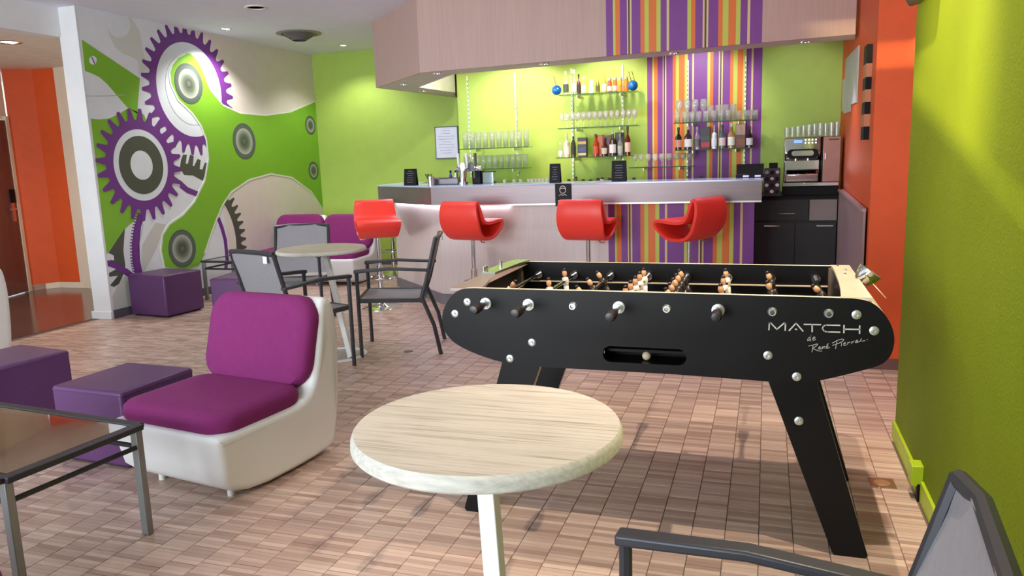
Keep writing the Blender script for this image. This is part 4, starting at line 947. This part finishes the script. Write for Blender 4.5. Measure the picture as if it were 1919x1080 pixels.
for i, ((x, y), rz, lb) in enumerate(LO):
    if i == 0: lp.location = (x, y, 0); lp.rotation_euler = (0, 0, rz); lp['label'] = lb
    else: dup(lp, (x, y, 0), rz, lb)
# ================================================================== POUFS
def pouf(c, s, h, rz, lb):
    t = empty('cube_pouf', (c[0], c[1], 0), rz, lb, 'pouf', 'aubergine cube poufs')
    MB().bb((-s[0]/2, -s[1]/2, .012), (s[0]/2, s[1]/2, h)).build('cube', POUF, t, bevel=.016, seg=3)
    e = .0025
    sm = MB()
    for z in (h-.018,): sm.tube([(u, v, z) for u, v in rrect(s[0]+e*.6, s[1]+e*.6, .014, 4)], .0022, 6, True)
    sm.build('seam', POUF, t, smooth=1)
    MB().bb((-s[0]/2+.03, -s[1]/2+.03, 0), (s[0]/2-.03, s[1]/2-.03, .014)).build('base', BLACKP, t)
pouf((-3.07, 2.95), (.455, .46), .385, math.radians(-3), 'aubergine cube pouf between the glass table and the near lounge chair')
pouf((-4.13, 3.15), (.46, .46), .385, math.radians(-8), 'aubergine cube pouf cut off by the left edge')
pouf((-5.66, 6.08), (.50, .46), .41, math.radians(-7), 'aubergine cube pouf standing against the mural')
pouf((-4.66, 6.0), (.45, .45), .41, math.radians(10), 'aubergine cube pouf behind the near lounge chair')
# ================================================================== GLASS COFFEE TABLES
def glass_table(c, s, h, rz, lb):
    t = empty('glass_table', (c[0], c[1], 0), rz, lb, 'coffee table', 'glass coffee tables'); x, y = s[0]/2, s[1]/2
    MB().bb((-x+.03, -y+.03, h-.012), (x-.03, y-.03, h-.003)).build('glass_pane', TABGL, t)
    for s_ in (-1, 1):
        MB().bb((-x, s_*y-.02, h-.022), (x, s_*y+.02, h)).build('top_frame', FRAME, t, bevel=.005)
        MB().bb((s_*x-.02, -y, h-.0225), (s_*x+.02, y, h+.0005)).build('top_frame', FRAME, t, bevel=.005)
        MB().tube([(-x+.02, s_*(y-.01), h-.09), (x-.02, s_*(y-.01), h-.09)], .010, 8).build('stretcher', FRAME, t, smooth=1)
        MB().tube([(s_*(x-.01), -y+.02, h-.09), (s_*(x-.01), y-.02, h-.09)], .010, 8).build('stretcher', FRAME, t, smooth=1)
        for q in (-1, 1): MB().bb((s_*(x-.012)-.018, q*(y-.012)-.014, 0), (s_*(x-.012)+.018, q*(y-.012)+.014, h-.02)).build('leg', GSTEEL, t, bevel=.004)
    return t
glass_table((-2.72, 2.0), (.86, .53), .45, math.radians(-5), 'smoked glass coffee table with steel legs in the left foreground')
wt = glass_table((-5.52, 7.0), (.5, .5), .43, math.radians(0), 'small dark framed glass table by the mural')
# ================================================================== FOOTBALL TABLE
FO = Vector((-.39, 3.07, 0)); YF, YK = 2.69, 3.45; TH = .022
ft = empty('table_football', FO, 0, 'black table football table with silver MATCH lettering and splayed board legs', 'football table')
def fw(u, v, q): return (u-FO.x, q-FO.y, v)            # (x, z, y) -> local
OPX = [(910, 541), (885, 540), (864, 541.5), (847, 552), (833, 574), (828, 593), (830, 612), (836, 627), (853, 645), (889, 663), (944, 681), (1008, 688), (1161, 696), (1280, 703), (1434, 715), (1476, 718), (1518, 717), (1559, 709), (1615, 695), (1651, 685), (1665, 673), (1673, 660), (1677.5, 635), (1670.5, 607), (1651, 579), (1629, 564), (1600, 559), (1573, 558.5), (1240, 549)]
OUT = [(p.x, p.z) for p in (onY(x, y, YF) for x, y in OPX)]
def smooth_loop(P, k=2):
    for _ in range(k):
        n = len(P); Q = []
        for i in range(n):
            a, b = P[i], P[(i+1) % n]; Q += [(a[0]*.75+b[0]*.25, a[1]*.75+b[1]*.25), (a[0]*.25+b[0]*.75, a[1]*.25+b[1]*.75)]
        P = Q
    return P
OUT = smooth_loop(OUT, 2)
sc_ = onY(1206.5, 667, YF); SCX, SCZ = sc_.x, sc_.z
SLOT = [(SCX+u, SCZ+v) for u, v in rrect(.30, .06, .029, 8)]
def hit(poly, c, a):
    d = Vector((math.cos(a), math.sin(a))); best = None; n = len(poly)
    for i in range(n):
        p, q = Vector(poly[i])-Vector(c), Vector(poly[(i+1) % n])-Vector(c); e = q-p; den = d.x*e.y-d.y*e.x
        if abs(den) < 1e-12: continue
        t = (p.x*e.y-p.y*e.x)/den; s = (p.x*d.y-p.y*d.x)/den
        if t > 0 and -1e-6 <= s <= 1+1e-6 and (best is None or t > best): best = t
    return (c[0]+d.x*best, c[1]+d.y*best)
angs = sorted({round(math.atan2(v-SCZ, u-SCX), 5) for u, v in OUT+SLOT})
def panel(yo, yi, name, hole):
    b = MB()
    if hole:
        o_ = [hit(OUT, (SCX, SCZ), a) for a in angs]; i_ = [hit(SLOT, (SCX, SCZ), a) for a in angs]; n = len(angs)
        b.ringprism(o_, i_, fw, yo, yi)
        for k in range(len(b.mi)): b.mi[k] = 1 if k % 4 == 2 else 0
    else:
        b.prism(OUT, fw, yo, yi)
        for k in range(b.ncap, len(b.mi)): b.mi[k] = 1
    return b.build(name, [BLACK, EDGE], ft)
fp = panel(YF, YF+TH, 'side_panel', True)
panel(YK-TH, YK, 'side_panel', False)
ZT = .925
XI0, XI1 = -1.105, .272
# playing field and inner walls
MB().bb((XI0-FO.x, YF+TH-FO.y, .77), (XI1-FO.x, YK-TH-FO.y, .785)).build('playing_field', INNER, ft)
MB().bb((XI0-.02-FO.x, YF+TH-FO.y, .70), (XI0-FO.x, YK-TH-FO.y, .915)).build('end_wall', INNER, ft)
MB().bb((XI1-FO.x, YF+TH-FO.y, .70), (XI1+.02-FO.x, YK-TH-FO.y, .915)).build('end_wall', INNER, ft)
LINE = mat('field_line', '#c7b59b', .5)
b = MB(); y1 = YK-TH-.004
b.bb((-1.06-FO.x, y1-.012-FO.y, .834), (XI1-FO.x, y1+.004-FO.y, .838)).build('field_ledge', LINE, ft)
b = MB(); b.bar((-1.06-FO.x, y1-FO.y, .836), (-1.07-FO.x, YF+.06-FO.y, .80), .008, .004).build('field_ledge', LINE, ft)
MB().bb((XI0-FO.x, y1-.03-FO.y, .79), (XI0+.02-FO.x, y1+.003-FO.y, .915)).build('corner_post', ALUD, ft)
MB().bb((XI1-.02-FO.x, y1-.03-FO.y, .79), (XI1-FO.x, y1+.003-FO.y, .915)).build('corner_post', mat('corner_bronze', '#7c6a5a', .4, .5), ft)
# curved end boards and top plates
for s, pred in ((-1, lambda u: u < -1.075), (1, lambda u: u > .30)):
    pts_ = [(u, v) for u, v in OUT if pred(u)]
    pts_.sort(key=lambda q: -math.atan2(q[1]-.80, (q[0]+.39)*s))
    b = MB(); ins = [(u-s*.012, v-(.012 if v > .88 else (-.012 if v < .72 else 0))) for u, v in pts_]
    b.prism(pts_+ins[::-1], fw, YF+TH, YK-TH); b.build('end_board', PLATE if s > 0 else mat('taupe_plate', '#9c8880', .4, .2), ft, smooth=1)
def fz(P): return [(x-FO.x, y-FO.y) for x, y in P]
Lc = [(-1.03, YF+.004), (-1.037, 2.77), (-1.075, 2.95), (-1.10, 3.09), (-1.112, 3.22), (-1.112, 3.36), (-1.10, YK-.004)]
MB().prism(fz(Lc+[(-1.15, YK-.004), (-1.15, YF+.004)]), XYZ, ZT-.012, ZT-.001).build('top_plate', mat('taupe_plate', '#9c8880', .4, .2), ft)
Rc = [(.24, YF+.004), (.252, 2.85), (.259, 3.0), (.263, 3.17), (.266, 3.36), (.262, YK-.004)]
MB().prism(fz(Rc+[(.335, YK-.004), (.335, YF+.004)]), XYZ, ZT-.012, ZT-.001).build('top_plate', PLATE, ft)
spn = MB().prism(fz([(-1.15, 3.05), (-1.085, 3.03), (-1.07, 3.30), (-1.055, 3.44), (-1.13, 3.44), (-1.148, 3.30)]), XYZ, ZT-.001, ZT+.010).build('score_counter', mat('brushed_score', '#b9bfae', .25, .9), ft)
for x, y in ((-1.145, 3.06), (-1.15, 3.10), (-1.135, 3.25)): MB().cyl((x-FO.x, y-FO.y, ZT+.008), (x-FO.x, y-FO.y, ZT+.028), .008, 10).build('score_bead', CHROME, spn, smooth=1)
for x, y in ((.285, 3.40), (.305, 3.28), (.295, 3.18)): MB().sphere((x-FO.x, y-FO.y, ZT+.001), .006, 10, 6).build('plate_rivet', CHROME, ft, smooth=1)
cup = MB().lathe([(0, 0), (.03, .0), (.04, .02), (.046, .05), (.043, .05), (.036, .02), (0, .006)], 20, Matrix.Translation((.345-FO.x, 3.10-FO.y, ZT-.012)) @ Matrix.Rotation(math.radians(38), 4, 'Y')).build('ashtray', STEEL, ft, smooth=1)
MB().prism([(-.05, -.01), (.06, -.05), (.055, .03)], lambda u, v, q: (.37-FO.x+u*.8, 3.1-FO.y+v*2, ZT-.005-u*.9+q), 0, .004).build('ashtray_lid', CHROME, ft)
# ball return box and ball
MB().bb((SCX-.17-FO.x, YF+.13-FO.y, SCZ-.05), (SCX+.17-FO.x, YF+.14-FO.y, SCZ+.06)).bb((SCX-.17-FO.x, YF+TH-FO.y, SCZ-.04), (SCX+.17-FO.x, YF+.14-FO.y, SCZ-.032)).build('ball_tray', BLACKP, ft)
MB().bb((SCX+.01-FO.x, YF+.124-FO.y, SCZ-.01), (SCX+.03-FO.x, YF+.131-FO.y, SCZ+.04)).build('tray_mark', mat('tray_wood', '#6b4a3a', .5), ft)
p = onY(1211, 675, YF+.05)
tag(MB().sphere((0, 0, 0), .0165, 14, 9).build('table_football_ball', mat('cork_ball', '#d8c0a0', .6), None, smooth=1, loc=(p.x, YF+.06, SCZ-.0155)), 'small cork ball in the return slot of the football table', 'ball')
# legs
def legb(top, bot, y0, y1, z):
    b = MB(); P = [(top[0], z), (top[1], z), (bot[1], .012), (bot[1]-.008, .0), (bot[0]+.008, 0), (bot[0], .012)]
    b.prism(P, fw, y0, y1)
    for k in range(2, len(b.mi)): b.mi[k] = 1 if k in (3,) else 0
    return b.build('leg', [BLACK, EDGE], ft)
a, c = onY(1440, 716, YF+.03), onY(1531, 716, YF+.03)
sl = (.36-c.x)/c.z; sl0 = (.244-a.x)/a.z; zt_ = .80
legb((.244-sl0*zt_, .36-sl*zt_), (.244, .36), YF+TH, YF+TH+.035, zt_)
legb((.244-sl0*zt_, .36-sl*zt_), (.244, .36), YK-TH-.06, YK-TH-.025, zt_)
legb((-1.14+sl*zt_, -1.03+sl0*zt_), (-1.14, -1.03), YF+TH, YF+TH+.035, zt_)
legb((-1.14+sl*zt_, -1.03+sl0*zt_), (-1.14, -1.03), YK-TH-.06, YK-TH-.025, zt_)
MB().bb((-.9-FO.x, YF+.057-FO.y, .69), (.15-FO.x, YK-.09-FO.y, .70)).build('underside', BLACK, ft)
# bolts and bearings on the front panel
BOLT = mat('zinc_bolt', '#c3c9c6', .3, .8)
def bolt(px, r, y=YF, m_=BOLT):
    p = onY(*px, y)
    o = MB().lathe([(0, .009), (r*.35, .010), (r*.42, .006), (r*.6, .0062), (r*.95, .004), (r, 0)], 18, Matrix.Translation((p.x-FO.x, y-FO.y, p.z)) @ Matrix.Rotation(math.pi/2, 4, 'X'), cap=False).build('bolt', m_, ft, smooth=1)
for px in ((876, 566), (853, 588), (997, 642), (956, 672), (1439, 666), (1493, 706), (1605, 590), (1638, 620)): bolt(px, .0155)
bolt((1497, 789), .0155, YF+TH)
# rods with handles and players
RX = [-1.005, -.835, -.665, -.495, -.325, -.150, .028, .205]; RZ = .868
NEAR = {0: (885, 579), 1: (952, 585), 3: (1148, 592), 5: (1342, 592)}
SKIN = mat('figure_skin', '#e3a273', .4); FW_ = mat('figure_white', '#e6dcd0', .35); FB_ = mat('figure_black', '#2a2022', .35)
HANDLE = mat('dark_grip', '#211a1c', .35)
def player_mesh(shirt):
    b = MB(); b.cur = 1
    b.lathe([(.006, .016), (.013, .014), (.015, .0), (.011, -.018), (.010, -.024)], 10, Matrix.Diagonal((1, .95, 1, 1)))
    b.lathe([(.011, -.022), (.010, -.05), (.008, -.062)], 8)
    b.cur = 0
    b.sphere((0, 0, .031), .0105, 10, 7, (1, 1, 1.5))
    b.lathe([(.008, -.058), (.009, -.078), (.011, -.082)], 8, Matrix.Diagonal((1.25, .9, 1, 1)))
    b.cur = 2; b.lathe([(.0085, .044), (.006, .052), (0, .055)], 10, Matrix.Translation((.001, 0, 0)))
    return b.mesh('player', [SKIN, shirt, FB_])
pm = {True: player_mesh(FW_), False: player_mesh(FB_)}
for me_ in pm.values():
    for p_ in me_.polygons: p_.use_smooth = True
NP = [1, 2, 3, 5, 5, 3, 2, 1]; SHIFT = [-.10, .05, -.02, .0, .0, .05, .08, -.05]; TILT = [35, -6, 30, -4, 25, -8, 20, 40]
SPC = [0, .26, .19, .115, .115, .19, .24, 0]
for i, x in enumerate(RX):
    near = i in NEAR
    if near: hp = fl(*NEAR[i], RZ-.004); ya = hp.y-.03; yb = YK+.02
    else: ya = YF-.006; yb = YK+.25
    rod = MB().cyl((0, ya-FO.y, 0), (0, yb-FO.y, 0), .0075, 12).build('rod', CHROME, ft, smooth=1); rod.location = (x-FO.x, 0, RZ)
    for yy, sgn in ((YF, 1), (YK, -1)):
        M_ = Matrix.Translation((0, yy-FO.y, 0)) @ Matrix.Rotation(math.pi/2*sgn, 4, 'X')
        MB().lathe([(.008, .012), (.012, .012), (.014, .005), (.022 if near and sgn > 0 else .015, .004), (.023 if near and sgn > 0 else .016, 0)], 16, M_, cap=False).build('bearing', BOLT, rod, smooth=1)
    for yy in (YF+TH, YK-TH): MB().cyl((0, yy-FO.y, 0), (0, yy+(.02 if yy < 3 else -.02)-FO.y, 0), .019, 14).build('bumper', STEEL, rod, smooth=1)
    h0, dr = (ya, 1) if near else (yb, -1)
    M_ = Matrix.Translation((0, h0-dr*.02-FO.y, 0)) @ Matrix.Rotation(-math.pi/2*dr, 4, 'X')
    MB().lathe([(0, 0), (.015, .003), (.019, .02), (.018, .06), (.013, .09), (.010, .115), (0, .115)], 14, M_, cap=False).build('handle', HANDLE, rod, smooth=1)
    n = NP[i]
    for k in range(n):
        y = 3.07+SHIFT[i]+(k-(n-1)/2)*SPC[i]
        o = bpy.data.objects.new('player', pm[near]); COL.objects.link(o); o.parent = rod
        o.location = (0, y-FO.y, 0); o.rotation_euler = (0, math.radians(TILT[i]), 0 if near else math.pi); o.scale = (1.05, 1.05, 1.05)
        if near: o['label'] = 'figure in a white kit'
        else: o['label'] = 'figure in a black kit'
# lettering on the front panel, traced as strokes
def stroke(b, pts, wd):
    P = []
    for x, y in pts:
        p = onY(1380+x*.15633, 580+y*.15633, YF); P.append(Vector((p.x, p.z)))
    for a_, c_ in zip(P, P[1:]):
        d = (c_-a_).normalized(); n = Vector((-d.y, d.x))*wd/2; e = d*wd*.35
        b.prism([tuple(a_-e+n), tuple(c_+e+n), tuple(c_+e-n), tuple(a_-e-n)], fw, YF-.0012, YF)
WM = .0042
letters = [('letter_m', [[(390, 245), (395, 165), (410, 160), (485, 240), (575, 162), (588, 170), (585, 252)]], WM), ('letter_a', [[(632, 255), (715, 165), (797, 260)], [(708, 238), (722, 240)]], WM), ('letter_t', [[(812, 180), (1010, 184)], [(908, 184), (908, 268)]], WM),
           ('letter_c', [[(1240, 192), (1070, 188), (1040, 205), (1032, 235), (1055, 262), (1090, 270), (1240, 274)]], WM), ('letter_h', [[(1290, 192), (1288, 280)], [(1478, 198), (1476, 288)], [(1290, 238), (1478, 240)]], WM),
           ('lettering_de', [[(880, 332), (858, 352), (852, 375), (872, 372), (888, 345), (897, 305), (884, 372), (892, 380)], [(910, 358), (945, 342), (935, 328), (915, 345), (912, 368), (930, 372), (950, 360)]], .0016),
           ('lettering_signature', [[(865, 440), (930, 425), (975, 412), (968, 432), (915, 470), (990, 500), (1025, 500)], [(920, 430), (905, 512)], [(985, 470), (1010, 455), (1000, 445), (982, 462), (988, 480), (1015, 470)], [(1022, 478), (1032, 445), (1036, 470), (1050, 440), (1062, 448), (1062, 468)], [(1075, 458), (1100, 440), (1092, 430), (1076, 448), (1082, 468), (1120, 458)], [(1085, 422), (1105, 412)],
             [(1150, 405), (1215, 370), (1275, 355), (1290, 365), (1265, 390), (1190, 420), (1150, 432)], [(1205, 385), (1188, 472)], [(1262, 405), (1258, 440)], [(1285, 420), (1310, 405), (1300, 395), (1285, 410), (1290, 435), (1320, 425)], [(1335, 395), (1330, 425), (1340, 400), (1365, 392)], [(1385, 385), (1380, 415), (1392, 390), (1412, 380)], [(1425, 400), (1455, 375), (1450, 365), (1430, 380), (1435, 400), (1480, 385), (1500, 350)], [(1500, 382), (1540, 375)], [(1562, 366), (1572, 364)]], .0016)]
for nm, ss, wd in letters:
    b = MB()
    for s in ss: stroke(b, s, wd)
    b.build(nm, SILV, fp)
# ================================================================== SMALL FIXTURES
t = empty('cable_box', (XR, 3.29, 0), 0, 'lime green cable junction box on the baseboard', 'junction box')
MB().bb((-.045, -.045, .06), (0, .03, .145)).build('cover', MATS['lime_gloss'], t, bevel=.004)
MB().bb((-.022, -.05, .0), (-.006, -.02, .07)).build('cable_stub', BLACKP, t)
p = fl(1653, 906)
t = empty('floor_outlet', (p.x, p.y, 0), math.radians(2), 'square brass floor outlet plate by the right wall', 'floor outlet')
MB().bb((-.05, -.05, 0), (.05, .05, .003)).build('plate', mat('brass_plate', '#a08468', .35, .7), t, bevel=.001)
MB().lathe([(0, .004), (.03, .004), (.032, .003)], 24, cap=False).build('cap', mat('brass_cap', '#c7ab88', .3, .7), t)
p = fl(765, 659)
t = empty('round_floor_plug', (p.x, p.y, 0), 0, 'small dark round cap in the floor before the bar', 'floor cap')
MB().lathe([(0, .002), (.035, .002), (.037, 0)], 20, cap=False).build('disc', mat('cap_dark', '#4e423f', .5), t)
t = empty('wall_speaker', (XR, 3.5, 2.02), 0, 'dark grey loudspeaker mounted high on the right wall', 'speaker')
MB().prism([(-.07, .02), (-.05, -.02), (0, -.01), (0, .16), (-.07, .16)], lambda u, v, q: (u, q, v), -.05, .36).build('housing', mat('speaker_grey', '#3f3a33', .4), t, bevel=.01)
MB().bb((-.075, -.03, .03), (-.069, .34, .15)).build('grille', BLACKP, t)
